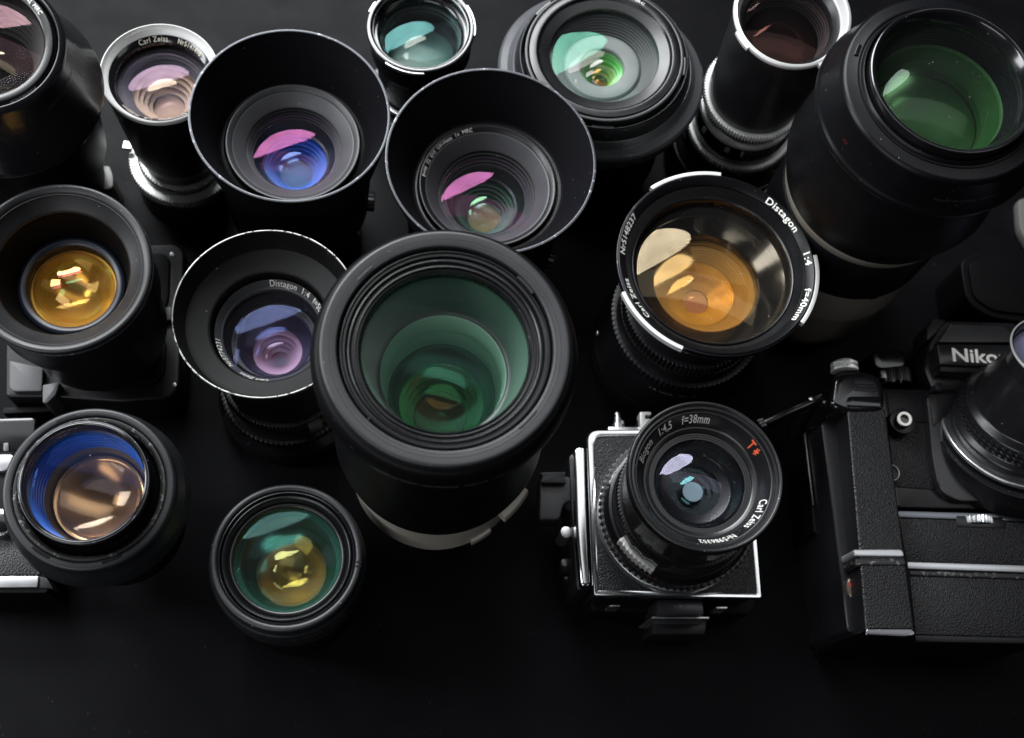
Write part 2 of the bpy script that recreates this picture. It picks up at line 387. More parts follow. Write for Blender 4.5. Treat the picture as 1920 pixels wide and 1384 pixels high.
class Thing:
    """a camera lying on the table: parts given as outlines measured on real planes"""
    def __init__(s, name, label, cat, px, py, z=0, group=None):
        s.o = W(px, py, z); s.o[2] = 0
        s.e = bpy.data.objects.new(name, None); col.objects.link(s.e); s.e.location = s.o*S; s.e.empty_display_size = .02
        tag(s.e, label, cat, group or 'cameras lying on their backs on the table')
    def prism(s, name, pix, z1, z0, mat, parent=None, bev=.6, seg=2, corner=0, shrink=0, label=None, smooth=35):
        pts = [W(x, y, z1)-s.o for x, y in pix]
        return s.block(name, [(p[0], p[1]) for p in pts], z1, z0, mat, parent, bev, seg, corner, label, smooth)
    def block(s, name, pts, z1, z0, mat, parent=None, bev=.6, seg=2, corner=0, label=None, smooth=35):
        if corner:
            q = []
            n = len(pts)
            for i in range(n):
                p, a, b = Vector(pts[i]), Vector(pts[i-1]), Vector(pts[(i+1) % n])
                c = corner[i] if isinstance(corner, (list, tuple)) else corner
                c = min(c, (a-p).length*.45, (b-p).length*.45)
                if c < .05: q.append(tuple(p)); continue
                A = p+(a-p).normalized()*c; C = p+(b-p).normalized()*c
                for k in range(7):
                    t = k/6; q.append(tuple(A*(1-t)**2+p*2*t*(1-t)+C*t*t))
            pts = q
        bm = bmesh.new()
        top = [bm.verts.new((x*S, y*S, z1*S)) for x, y in pts]; bot = [bm.verts.new((x*S, y*S, z0*S)) for x, y in pts]
        ft = bm.faces.new(top); fb = bm.faces.new(list(reversed(bot))); n = len(pts)
        for i in range(n): bm.faces.new((top[i], bot[i], bot[(i+1) % n], top[(i+1) % n]))
        bmesh.ops.recalc_face_normals(bm, faces=bm.faces)
        if bev:
            eds = [e for e in bm.edges if e in ft.edges or (abs(e.verts[0].co.z-e.verts[1].co.z) > 1e-6 and e.calc_face_angle(0) > .6) or e in fb.edges]
            bmesh.ops.bevel(bm, geom=eds, offset=bev*S, segments=seg, profile=.6, affect='EDGES', clamp_overlap=True)
        return finish(name, bm, mat, parent or s.e, smooth=smooth, label=label)
    def cyl(s, name, px, py, z, r, z0, mat, parent=None, prof=None, gear=0, amp=.4, rin=0):
        c = W(px, py, z)-s.o; bm = bmesh.new()
        pts = prof or ([(rin, z), (r, z), (r, z0), (rin, z0)])
        mod = (lambda rr, zz, a: (rr-amp*(.5-.5*math.cos(gear*a)) if rr > r*.8 else rr, zz)) if gear else None
        lathe_bm(bm, rounded(pts, .3, bool(rin)), gear*6 if gear else 64, bool(rin), mod, off=(c[0], c[1]))
        return finish(name, bm, mat, parent or s.e)
    def cyl_y(s, name, px, py, z, prof, mat, parent=None, gear=0, amp=.4):
        c = W(px, py, z)-s.o; bm = bmesh.new(); rm = max(p[0] for p in prof)
        mod = (lambda rr, zz, a: (rr-amp*(.5-.5*math.cos(gear*a)) if rr > rm*.85 else rr, zz)) if gear else None
        lathe_bm(bm, rounded(prof, .3, False), gear*6 if gear else 64, False, mod)
        bm.transform(Matrix.Translation(Vector((c[0], c[1], z))*S) @ Matrix.Rotation(-math.pi/2, 4, 'X'))
        return finish(name, bm, mat, parent or s.e)
    def tube(s, name, path, r, mat, parent=None, seg=16):
        """path: list of (px,py,z)"""
        P = [W(*p)-s.o for p in path]; bm = bmesh.new(); rings = []
        for i, p in enumerate(P):
            d = (P[min(i+1, len(P)-1)]-P[max(i-1, 0)]).normalized(); u = d.cross(Vector((0, 0, 1))).normalized(); v = u.cross(d)
            rr = r[i] if isinstance(r, (list, tuple)) else r
            rings.append([bm.verts.new((p+(u*math.cos(a)+v*math.sin(a))*rr)*S) for a in [2*math.pi*k/seg for k in range(seg)]])
        for A, C in zip(rings, rings[1:]):
            for k in range(seg): bm.faces.new((A[k], A[(k+1) % seg], C[(k+1) % seg], C[k]))
        bm.faces.new(rings[0]); bm.faces.new(rings[-1]); bmesh.ops.recalc_face_normals(bm, faces=bm.faces)
        return finish(name, bm, mat, parent or s.e)
    def text(s, body, p0, p1, hpx, z, mat, parent=None, bold=0, spacing=1.0, label=None):
        """flat lettering on plane z from pixel p0 (lower left) to pixel p1 (lower right)"""
        A = W(*p0, z)-s.o; C = W(*p1, z)-s.o; u = C-A; v = Vector((-u[1], u[0], 0)).normalized(); hgt = (W(p0[0], p0[1]-hpx, z)-W(*p0, z)).length
        vs_, fs, wd = text_mesh(body, bold, spacing)
        me = bpy.data.meshes.new('lettering')
        me.from_pydata([tuple((A+u*(x/wd)+v*(y/.72*hgt)+Vector((0, 0, .06)))*S) for x, y in vs_], [], fs); me.materials.append(M[mat])
        o = bpy.data.objects.new('lettering', me); col.objects.link(o); o.parent = parent or s.e
        if label: o['label'] = label
        return o

# ------------------------------------------------------------------ the setting: black table top
bm = bmesh.new(); g = 1.6
fv = [bm.verts.new(v) for v in ((-g, -1.2, 0), (g, -1.2, 0), (g, 2.2, 0), (-g, 2.2, 0))]; bm.faces.new(fv)
bv = [bm.verts.new((v.co.x, v.co.y, -.03)) for v in fv]; bm.faces.new(list(reversed(bv)))
for i in range(4): bm.faces.new((fv[i], bv[i], bv[(i+1) % 4], fv[(i+1) % 4]))
bmesh.ops.recalc_face_normals(bm, faces=bm.faces)
tag(finish('table', bm, 'table_black'), kind='structure')

# ================================================================== LENSES
# ---- worn silver-rimmed lens, upper left
surf('rim_silver', (.95, .95, .94), .3, metal=.25, var=.06, bump=.04, bscale=700)
def chrome_lens():
    L = Lens('camera_lens', 'slim black lens with a thick polished silver rim at the upper left', 298, 136.5, 113, 125, base=(356, 345))
    m = L.m; R, zt = m(113, 136.5); ri, zi = m(98, 146); rg, zg = m(86, 149)
    L.ring('front_rim', [(R-.9, zt), (R, zt-.6), (R, zt-3.5), (ri-.4, zi-4), (ri, zi), ((R+ri)/2, (zt+zi)/2-.1), (R-1.0, zt-.4)], 'rim_silver', rad=.5)
    L.ring('name_ring', [(ri, zi), (rg, zg-1), (rg, zg-6), (ri, zi-6)], 'black_gloss')
    n = L.e
    rn, zn = m(72, 285)
    L.ring('barrel', [(R-.6, zt-3.5), (R-1.5, zt-14), (rn+3.5, zn+14), (rn, zn+4), (rn, zn-3), (rn-6, zn-3), (rn-6, zn+12), (ri, zi-6)], 'black_satin', rad=1.5)
    ro, zo = m(98, 300)
    L.gear('focus_ring', rn+3.4, 1.6, 36, zn-3, zn-7, 'alu_white', scallop=True)
    L.ring('scale_ring', [(rn-2, zn-7), (rn+3, zn-9), (ro-5, zo+6), (ro-5, zo+2), (rn-2, zo+2)], 'black_gloss')
    L.gear('knurled_ring', ro+1, 1.5, 48, zo+2, zo-5, 'alu_white', scallop=True, inner=ro-9)
    L.ring('mount', [(ro-6, zo-6), (ro-2, zo-7), (ro-1, 9), (ro-.5, 3), (ro-.5, 0), (ro-16, 0), (ro-16, zo-6)], 'black_satin')
    a = L.ang(231, 272, zo+8)[0]
    for dz in (0,):
        L.ring('cocking_tab', [(ro-2, zo+9), (ro+3.6, zo+9), (ro+3.6, zo+6), (ro-2, zo+6)], 'alu_white', seg=8, a0=a-.07, a1=a+.07)
    L.elem('front_glass', rg-.3, zg-5, 5.5, 1, 'glass_purple')
    r2, z2 = m(60, 172); r3, z3 = m(30, 200)
    L.ribs('inner_barrel', (rg, zg-6), (r2, z2-2), 5, 'baffle')
    L.elem('inner_glass', r2, z2, 6, 2, 'glass_cream')
    L.ribs('rear_baffle', (r2, z2-3), (r3, z3), 4, 'inner_brown')
    L.elem('rear_glass', r3, z3, 2.2, 1, 'glass_mauve')
    L.disc('aperture', r3, z3-3, 'pupil_cream')
    rt = (ri+rg)/2; zt2 = zg+.0; sl = (zi-(zg-1))/(ri-rg)
    for t, a, b in (('Carl Zeiss', (262, 84), (315, 71)), ('Nr5141498', (336, 73), (382, 99)), ('Distagon', (349, 212), (297, 224)), ('1:4', (284, 225), (270, 222)), ('f=50mm', (259, 219), (225, 200))):
        L.text(t, a, b, 3.4, (rt, (zi+zg-1)/2), 'letter_cream', slope=sl)
chrome_lens()

# ---- the two lenses with deep funnel hoods
surf('cone_grey', (.05, .05, .056), .45, var=.2, dust=.5, bump=.05)
glass('glass_paleblue2', (.8, .9, 1), (.98, 1, 1), k=2.6, rough=.01)
def funnel(name, label, rim, hw, h, groove, front, filt, cone, e2, pup, glassm, base, rz=None, grey='cone_grey', words=None):
    L = Lens('camera_lens', label, rim[0], rim[1], hw, h, base=base)
    m = L.m; R, zt = L.R, L.len; rg, zg = m(*groove); rf, zf = m(*front); rc, zc = m(*cone); r2, z2 = m(*e2); r3, z3 = m(*pup)
    th = 1.1
    hood = L.ring('lens_hood', [(R-th, zt-.6), (R-.2, zt-.6), (R-.2, zt-4), (rg+6, zg-6), (rg+4, zg-12), (rg-2, zg-12), (rg-2, zg-1.5), (rg, zg)], 'hood_inside', rad=.8)
    L.ring('hood_rim', [(R-1.5, zt), (R, zt), (R, zt-.9), (R-1.5, zt-.9)], 'rim_edge', hood, rad=.5)
    L.ring('hood_seat', [(rg-.4, zg-1.2), (rg-1.2, zg-.4), (rg-2, zg-1.2), (rf+1.2, zf-3), (rf+1.2, zf-6), (rg-.4, zg-6)], 'black_satin')
    fr = L.ring('filter_ring', [(rf, zf), (rf-.9, zf), (rf-3.4, zf-1.6), (rf-3.4, zf-8), (rf, zf-8)], 'ring_grey' if words is None else 'black_satin')
    L.shell('inner_barrel', [(rf-3.4, zf-2.0), (rf-4.2, zf-2.4), (rc+.6, zc-.6), (rc, zc-1.4)], 1, grey)
    L.elem('front_glass', rc, zc-4, 4.5, 2, glassm[0])
    L.ribs('inner_baffle', (rc, zc-1.4), (r2+5, (zc+z2)/2), 4, 'baffle')
    L.shell('inner_ring', [(r2+5, (zc+z2)/2), (r2+1.5, z2+.6), (r2, z2)], 1, 'black_satin')
    L.elem('inner_glass', r2, z2-1, 7, 2, glassm[1])
    L.elem('middle_glass', r2*.82, z2-7, 7, 2, 'glass_paleblue2')
    L.ribs('rear_baffle', (r2, z2-1.8), (r3, z3), 5, glassm[3])
    L.elem('rear_glass', r3, z3, 2.5, 1, glassm[2])
    L.disc('aperture', r3+.5, z3-2.4, glassm[4])
    rb = rg*.93
    L.ring('barrel', [(rg+2, zg-9), (rb+6, zg-16), (rb+4, 42), (rb, 38), (rb, 6), (rb-2, 0), (rb-14, 0), (rb-14, zg-14), (rf-5, zg-14), (rf-5, zg-9)], 'barrel_dark', rad=1.2)
    return L, rf, zf
LA, rf, zf = funnel('A', 'lens with blue violet glass deep in a round funnel hood, left of its twin', (542, 217), 190, 142, (138, 273), (126, 267), 0, (89, 277), (59, 304), (31, 325), ('glass_pink', 'glass_blue', 'glass_clear', 'blue_glow', 'pupil_glow'), (567, 435))
LB, rfb, zfb = funnel('B', 'lens in a deep funnel hood with white lettering on its filter ring', (920, 302.5), 198, 142, (142, 352), (128, 348), 0, (91, 362), (56, 388), (30, 408), ('glass_pink', 'glass_green', 'glass_clear', 'inner_teal', 'pupil_amber'), (893, 505), words=1)
LB.text('B+W  72  010  UV-Haze  1x  MRC', (793, 330), (888, 253), 2.7, LB.on((rfb-3.4, zfb-1.6), (rfb-.9, zfb))[0], 'letter_white', slope=.64)
def knob(L, px, py, z, r, length, mat='black_satin', name='knob'):
    """a small fluted knob on the side of a barrel, axis pointing outwards"""
    best = min(((proj(L.pt(r, z, a))[0]-px)**2+(proj(L.pt(r, z, a))[1]-py)**2, a) for a in [k*math.pi/180 for k in range(-180, 180)])
    a = best[1]; bm = bmesh.new()
    lathe_bm(bm, rounded([(0, 0), (6.2, 0), (6.2, length), (0, length)], .6, False), 72, False, lambda rr, zz, an: (rr-.7*(.5-.5*math.cos(9*an)) if rr > 4 else rr, zz))
    u = Vector((math.cos(a), math.sin(a), 0)); rot = Vector((0, 0, 1)).rotation_difference(u).to_matrix().to_4x4()
    bm.transform(Matrix.Translation((u*(r-3)+Vector((0, 0, z)))*S) @ rot)
    return finish(name, bm, mat, L.e)
knob(LA, 700, 380, 48, 36, 13); knob(LA, 688, 428, 22, 35, 6, 'satin_chrome', 'locking_screw')
knob(LB, 1022, 485, 46, 38, 12)

# ---- small lens with chrome catches, top centre
def small_lens():
    L = Lens('camera_lens', 'small black lens with teal and peach reflections, behind the two funnel hoods', 788.5, 51, 102, 105, base=(792, 232))
    m = L.m; R, zt = L.R, L.len; rg, zg = m(76, 66)
    L.ring('front_ring', [(R-2.6, zt), (R-.5, zt), (R, zt-1), (R-.4, zt-5), (rg+3.5, zg-4), (rg, zg-3), (rg, zg), (rg+1, zg+1), (rg+1.4, zg), (rg+3.5, zg), (R-4.4, zt-1.5), (R-3.6, zt-1.5)], 'black_gloss')
    L.tabs('bayonet_catch', [((790, 137), (722, 120)), ((893, 62), (880, 20)), ((700, 6), (690, 30))][:0] , R, zt, zt-3, .9, 'satin_chrome')
    for p0, p1 in (((722, 118), (795, 137)), ((888, 66), (872, 12)), ((700, 2), (689, 20))):
        L.tabs('bayonet_catch', [(p0, p1)], R-.3, zt-.8, zt-3, .9, 'satin_chrome')
    L.ring('barrel', [(R-1, zt-4), (R-2, zt-22), (R-5, zt-26), (R-5, 26), (R-1, 22), (R-1, 0), (R-12, 0), (R-12, zt-20), (rg, zg-5), (rg+3, zg-4)], 'barrel_dark', rad=1)
    L.gear('focus_ring', R+1.5, 1, 40, 40, 30, 'black_satin', scallop=True)
    L.ring('lock_ring', [(R-4, 52), (R-1.5, 52), (R-1.5, 49), (R-4, 49)], 'satin_chrome', a0=3.6, a1=4.4, seg=20)
    L.elem('front_glass', rg, zg-2, 5, 3, 'glass_teal')
    r2, z2 = m(56, 92)
    L.ribs('inner_barrel', (rg, zg-3), (r2+2, z2), 5, 'baffle')
    L.elem('inner_glass', r2+2, z2, 9, 5, 'glass_peach')
    L.disc('aperture', r2+2, z2-8, 'inner_teal')
    L.text('Carl  Zeiss', (775, 151), (848, 138), 2.8, (R-1.2, zt-12), 'letter_grey', cyl=1)
small_lens()

# ---- zoom with reversed petal hood
glass('glass_pinkpale', (1, .82, .86), (1, .98, .98), k=1.0, rough=.01)
surf('petal_lit', (.075, .078, .084), .3, bump=.05, dust=.4, var=.2)  # hood plastic lightened in colour to stand in for light on the petals
glass('glass_clearzoom', (.28, .85, .6), (.97, 1, .98), k=1.5, rough=.01, dust=.3)
def petal_zoom():
    L = Lens('camera_lens', 'zoom lens with a reversed petal hood and a small red letter on its front', 1134, 99, 131, 132, base=(1092, 318))
    m = L.m; R, zt = L.R, L.len; rg, zg = m(102.5, 104); ro, zo = m(161, 104); 
    L.ring('front_ring', [(R-1.2, zt), (R+3.2, zt-.4), (R+3.6, zt-6), (rg+1, zg-5), (rg, zg-3), (rg, zg), (R-2.4, zt-2)], 'black_metal', rad=.6)
    L.ring('filter_ring', [(R+3.7, zt-.9), (R+5.6, zt-.9), (R+6.2, zt-9), (R+3.7, zt-9)], 'hood_matte', rad=.6)
    zf = min(zo, zt-4)
    rw, zw = m(165, 124); rp, zp = m(191, 140)
    hood = L.ring('lens_hood', [(R+7, zf-1.2), (R+8.4, zf), (ro-1.4, zf), (ro, zf-1.8), (rw, zw), (rw+1, zw-9), (rw-3, zw-12), (ro-3, zf-10), (R+7, zf-8)], 'hood_matte', rad=1.1)
    def wav(rr, z, a):
        t = max(0, min(1, (rr-rw)/(rp-rw))); c = math.cos(2*(a-2.75)); return rr+t*1.6*(c-.3), z-t*2.2*(1-c)
    L.ring('hood_petals', [(rw-.5, zw-1), (rw+.6, zw-.6), (rp-5.5, zp+3.4), (rp-1.2, zp+1.8), (rp, zp-.2), (rp-.2, zp-2.2), (rp-2, zp-12), (rp-4, zp-12), (rw-.5, zw-8)], 'petal_lit', hood, mod=wav, rad=.6)
    for p in ((1022, 18), (1265, 122), (1130, 236)):
        a = L.ang(*p, zf)[0]; L.ring('bayonet_slot', [(R+6, zf+.15), (R+8.1, zf+.15), (R+8.1, zf-3), (R+6, zf-3)], 'pupil_black', hood, seg=16, a0=a-.13, a1=a+.13)
    L.ring('barrel', [(ro-5, zf-10), (ro-6, 40), (ro-9, 34), (ro-9, 6), (ro-10, 0), (ro-20, 0), (ro-20, zf-12)], 'barrel_dark', rad=1)
    L.gear('zoom_ring', ro-4.4, .8, 60, 52, 30, 'barrel_dark')
    L.elem('front_glass', rg, zg-4, 4.5, 1, 'glass_clearzoom')
    L.elem('second_glass', rg*.66, zg-9, 6, 1, 'glass_pinkpale')
    r2, z2 = m(62, 127); r3, z3 = m(45, 131)
    L.ribs('inner_barrel', (rg, zg-4), (r2+3, z2-1), 8, 'ring_grey')
    L.shell('inner_ring', [(r2+3, z2-1), (r2+1, z2+1), (r2-6, z2+.5), (r2-7, z2-1)], 1, 'baffle_grey')
    L.elem('inner_glass', r2-6, z2-2, 7, 2, 'glass_white')
    L.ribs('rear_baffle', (r2-6.5, z2-3), (4, z3-16), 6, 'green_glow')
    L.elem('middle_glass', r3-6, z3-5, 4, 2, 'glass_amber')
    L.elem('rear_glass', 5, z3-13, 2, 1, 'glass_gold')
    L.disc('aperture', 6, z3-17, 'inner_gold')
    rt, z_ = (R+rg)/2-.5, (zt+zg)/2-1
    sl = (zt-2-zg)/(R-2.4-rg)
    L.text('CANON  EF  LENS', (1026, 56), (1100, 10), 3.2, (rt, z_), 'letter_dim', slope=sl)
    L.text('1x MRC', (1170, -2), (1204, 14), 2.2, (R+1, zt-.1), 'letter_white')
    L.text('24-105mm 1:4', (1228, 66), (1241, 132), 3.2, (rt, z_), 'letter_white', slope=sl)
    L.text('L', (1240, 134), (1238, 141), 3.0, (rt, z_), 'letter_red', slope=sl)
petal_zoom()

# ---- tall tapered lens with silver rim and knurled silver rings
def tall_lens():
    L = Lens('camera_lens', 'tall tapered black lens with a silver rim and two knurled silver rings', 1487, 27, 111.5, 185, base=(1352, 305))
    m = L.m; R, zt = L.R, L.len; rg, zg = m(81, 44); rc, zc = m(95, 36)
    L.ring('front_rim', [(R-2, zt), (R-.4, zt-.6), (R, zt-2), (R-1, zt-4.5), (rc, zc-5), (rc-.2, zc-1.2), (rc+.4, zc-.4), (R-2.4, zt-.8), (R-1.8, zt-.2)], 'alu_white', rad=.45)
    for p0, p1 in (((1375, 60), (1404, 88)), ((1536, 120), (1580, 95))):
        a0, a1 = sorted((L.ang(*p0, zt)[0], L.ang(*p1, zt)[0])); L.ring('bayonet_catch', [(R-1, zt-.4), (R+1.2, zt-.8), (R+1.2, zt-3.4), (R-1, zt-3.4)], 'alu_white', seg=20, a0=a0, a1=a1)
    L.ring('name_ring', [(rc, zc-1.4), (rg+.6, zg-.6), (rg, zg-4), (rc, zc-6)], 'black_satin')
    rb, zb = m(88, 170)
    L.ring('barrel', [(R-1.2, zt-4.5), (R-1.6, zt-9), (rb, zb), (rb, zb-2), (rb-8, zb-2), (rb-3.6, zt-30), (rc, zt-8)], 'black_satin', rad=.8)
    rk, zk = m(97, 176)
    L.gear('focus_ring', rk+.4, 1.7, 50, zb-1, zb-6.5, 'alu_white', scallop=True)
    zz = zb-7
    L.ring('aperture_scale', [(rk-7, zz), (rk-3, zz), (rk-3, zz-9), (rk-7, zz-9)], 'black_gloss')
    L.gear('aperture_ring', rk-4.2, .5, 60, zz-1, zz-8, 'black_gloss', inner=rk-8)
    L.ring('silver_band', [(rk-8, zz-9), (rk-1.6, zz-10), (rk-1.2, zz-13), (rk-8, zz-13)], 'alu_white')
    zy = zz-13
    r5 = rk+.5
    L.ring('distance_scale', [(rk-9, zy), (r5-2, zy), (r5, zy-18), (rk-9, zy-18)], 'black_gloss')
    for p in ((1320, 252), (1363, 283), (1391, 292)):
        best = min(((proj(L.pt(r5-1, zy-4, q))[0]-p[0])**2, q) for q in [-k*math.pi/180 for k in range(30, 175)]); a = best[1]
        L.ring('scale_mark', [(r5-2.4, zy-2.2), (r5-.9, zy-2.2), (r5-.5, zy-7), (r5-2.4, zy-7)], 'letter_dim', seg=6, a0=a-(.045 if p[0] != 1391 else .02), a1=a+.045 if p[0] != 1391 else a+.02)
    zx = zy-18
    L.gear('knurled_ring', r5+3.4, 1.7, 50, zx, zx-5, 'alu_white', scallop=True)
    L.ring('shutter_housing', [(r5-8, zx-5), (r5+1, zx-5), (r5+3, zx-9), (r5+3, zx-19), (r5+7, zx-22), (r5+7, 6), (r5+5, 0), (r5-10, 0), (r5-10, zx-5)], 'black_gloss', rad=.8)
    L.gear('mount_knurl', r5+8.6, 1, 70, max(zx-24, 14), 5, 'black_satin', scallop=True)
    L.elem('front_glass', rg, zg-3.5, 2.6, 1, 'glass_mauve2')
    r2, z2 = m(70, 75)
    L.ribs('inner_barrel', (rg, zg-4), (r2, z2), 6, 'baffle')
    L.elem('inner_glass', r2, z2, 5, 2, 'glass_brown')
    L.disc('aperture', r2, z2-5, 'inner_brown2')
glass('glass_mauve2', (.8, .5, .45), (.8, .7, .72), k=.8, dust=.8)
glass('glass_brown', (.9, .5, .4), (.7, .55, .5), k=1.4, rough=.03)
surf('inner_brown2', (.02, .010, .009), .3)
tall_lens()

# ---- big telephoto with tall hood at the right, cream barrel showing below
surf('hood_tele', (.0035, .0035, .0045), .34, spec=.2, bump=.06, bscale=1800, dust=.5, var=.25)
surf('inner_moss', (.03, .065, .03), .3, var=.4)
surf('cream_shaded', (.15, .135, .115), .4, bump=.08, var=.15, dust=.2)  # cream paint darkened in colour to stand in for shade
glass('glass_white3', (.9, 1, .92), (.97, 1, .97), k=.8, rough=.01, dust=.3)
glass('glass_orangecrisp', (1, .22, .08), (1, .96, .92), k=7, rough=.03)
def tele():
    L = Lens('camera_lens', 'largest lens at the upper right edge, wide black hood over soft green glass', 1789, 152, 158, 235)
    m = L.m; R, zt = L.R, L.len; rg, zg = m(137, 141)
    L.ring('front_ring', [(R-1.4, zt+1), (R-.3, zt+.6), (R, zt-9), (rg, zt-9), (rg, zt-5), (R-3, zt)], 'black_gloss', rad=.5)
    rf, zf = m(199, 168); rh, zh = m(215, 214)
    hood = L.ring('lens_hood', [(R+.6, zf+2), (R+1.4, zf+2.6), (R+2.6, zf+1), (rf-9, zf+.6), (rf-1.6, zf-.2), (rf, zf-2), (rf+.6, zf-6), (rh-1.5, zh+2), (rh, zh), (rh, zh-2.5), (rh-4, zh-3), (rf-8, zf-14), (R+.6, zf-12)], 'hood_tele', rad=1.0)
    L.ring('hood_groove', [(R+3.2, zf+1.05), (R+4.0, zf+1.05), (R+4.0, zf-1), (R+3.2, zf-1)], 'pupil_black', hood, rad=0)
    a = L.ang(1615, 98, zf)[0]
    L.ring('release_slot', [(rf-6.6, zf+.9), (rf-4.6, zf+.9), (rf-4.6, zf-2), (rf-6.6, zf-2)], 'pupil_black', hood, seg=12, a0=a-.07, a1=a+.07)
    rb, zb = m(196, 305); r1, z1 = m(165, 349); r2, z2 = m(152, 418); r3, z3 = m(148, 462)
    L.ring('barrel', [(rh-7, zh-2), (rb, zb), (rb-1, zb-6), (r1+1, z1+3), (r1-4, z1+2.5), (r1-14, z1+3), (r1-14, zh-2)], 'barrel_dark', rad=1.5)
    L.ring('cream_band', [(r1-8, z1+3), (r1-1, z1+2.4), (r1, z1), (r1-.6, z1-5), (r1-8, z1-5)], 'cream_shaded', rad=.8)
    L.ring('grip_band', [(r1-10, z1-5), (r1+.3, z1-5.4), (r2+1.5, z2), (r2-8, z2)], 'barrel_dark')
    lb = L.ring('lower_barrel', [(r2-8, z2), (r2, z2-.4), (r2+.4, z2-3), (r3+1.5, z3), (r3, z3-6), (r3, 20), (r3-6, 0), (r3-18, 0), (r3-18, z2)], 'cream_shaded', rad=1.2)
    best = lambda px, r_, z_: min(((proj(L.pt(r_, z_, q))[0]-px)**2, q) for q in [-k*math.pi/360 for k in range(20, 700)])[1]
    a = best(1636, r2, z2-4); L.ring('barrel_slot', [(r2-2, z2-2.6), (r2+.7, z2-2.6), (r2+.7, z2-4.4), (r2-2, z2-4.4)], 'pupil_black', lb, seg=8, a0=a-.05, a1=a+.05)
    a = best(1619, r2, z2-7); L.ring('red_mark', [(r2-2, z2-6.6), (r2+.9, z2-6.6), (r2+.9, z2-8.2), (r2-2, z2-8.2)], 'letter_red', lb, seg=6, a0=a-.02, a1=a+.02)
    L.elem('front_glass', rg, zt-6, 3, 2, 'glass_clear2')
    L.ribs('inner_barrel', (rg, zt-7.2), (rg-3, zt-17), 6, 'barrel_dark')
    L.elem('second_glass', rg-2.6, zt-17.5, 9, 1, 'glass_white3')
    L.elem('inner_glass', rg-4, zt-20, 9, 3, 'glass_greensoft')
    L.shell('rear_baffle', [(rg-3, zt-19), (rg-8, zt-36)], 1, 'inner_moss')
    L.elem('rear_glass', rg-8, zt-32, 8, 2, 'glass_greensoft')
    L.disc('aperture', rg-8, zt-38, 'inner_moss')
    zw = (zf-6+zh+2)/2; rw = (rf+.6+rh-1.5)/2
    L.text('ET-86   CANON INC. MADE IN JAPAN', (1925, 345), (1756, 345), 3.0, (rw+.3, zw), 'letter_faint', hood, cyl=-1)
    L.text('O', (1628, 242), (1621, 236), 3.2, (rw+.3, zw), 'letter_deepred', hood, cyl=-1)
glass('glass_clear2', (.8, .95, .85), (.9, .98, .92), k=.3, dust=.35)
tele()

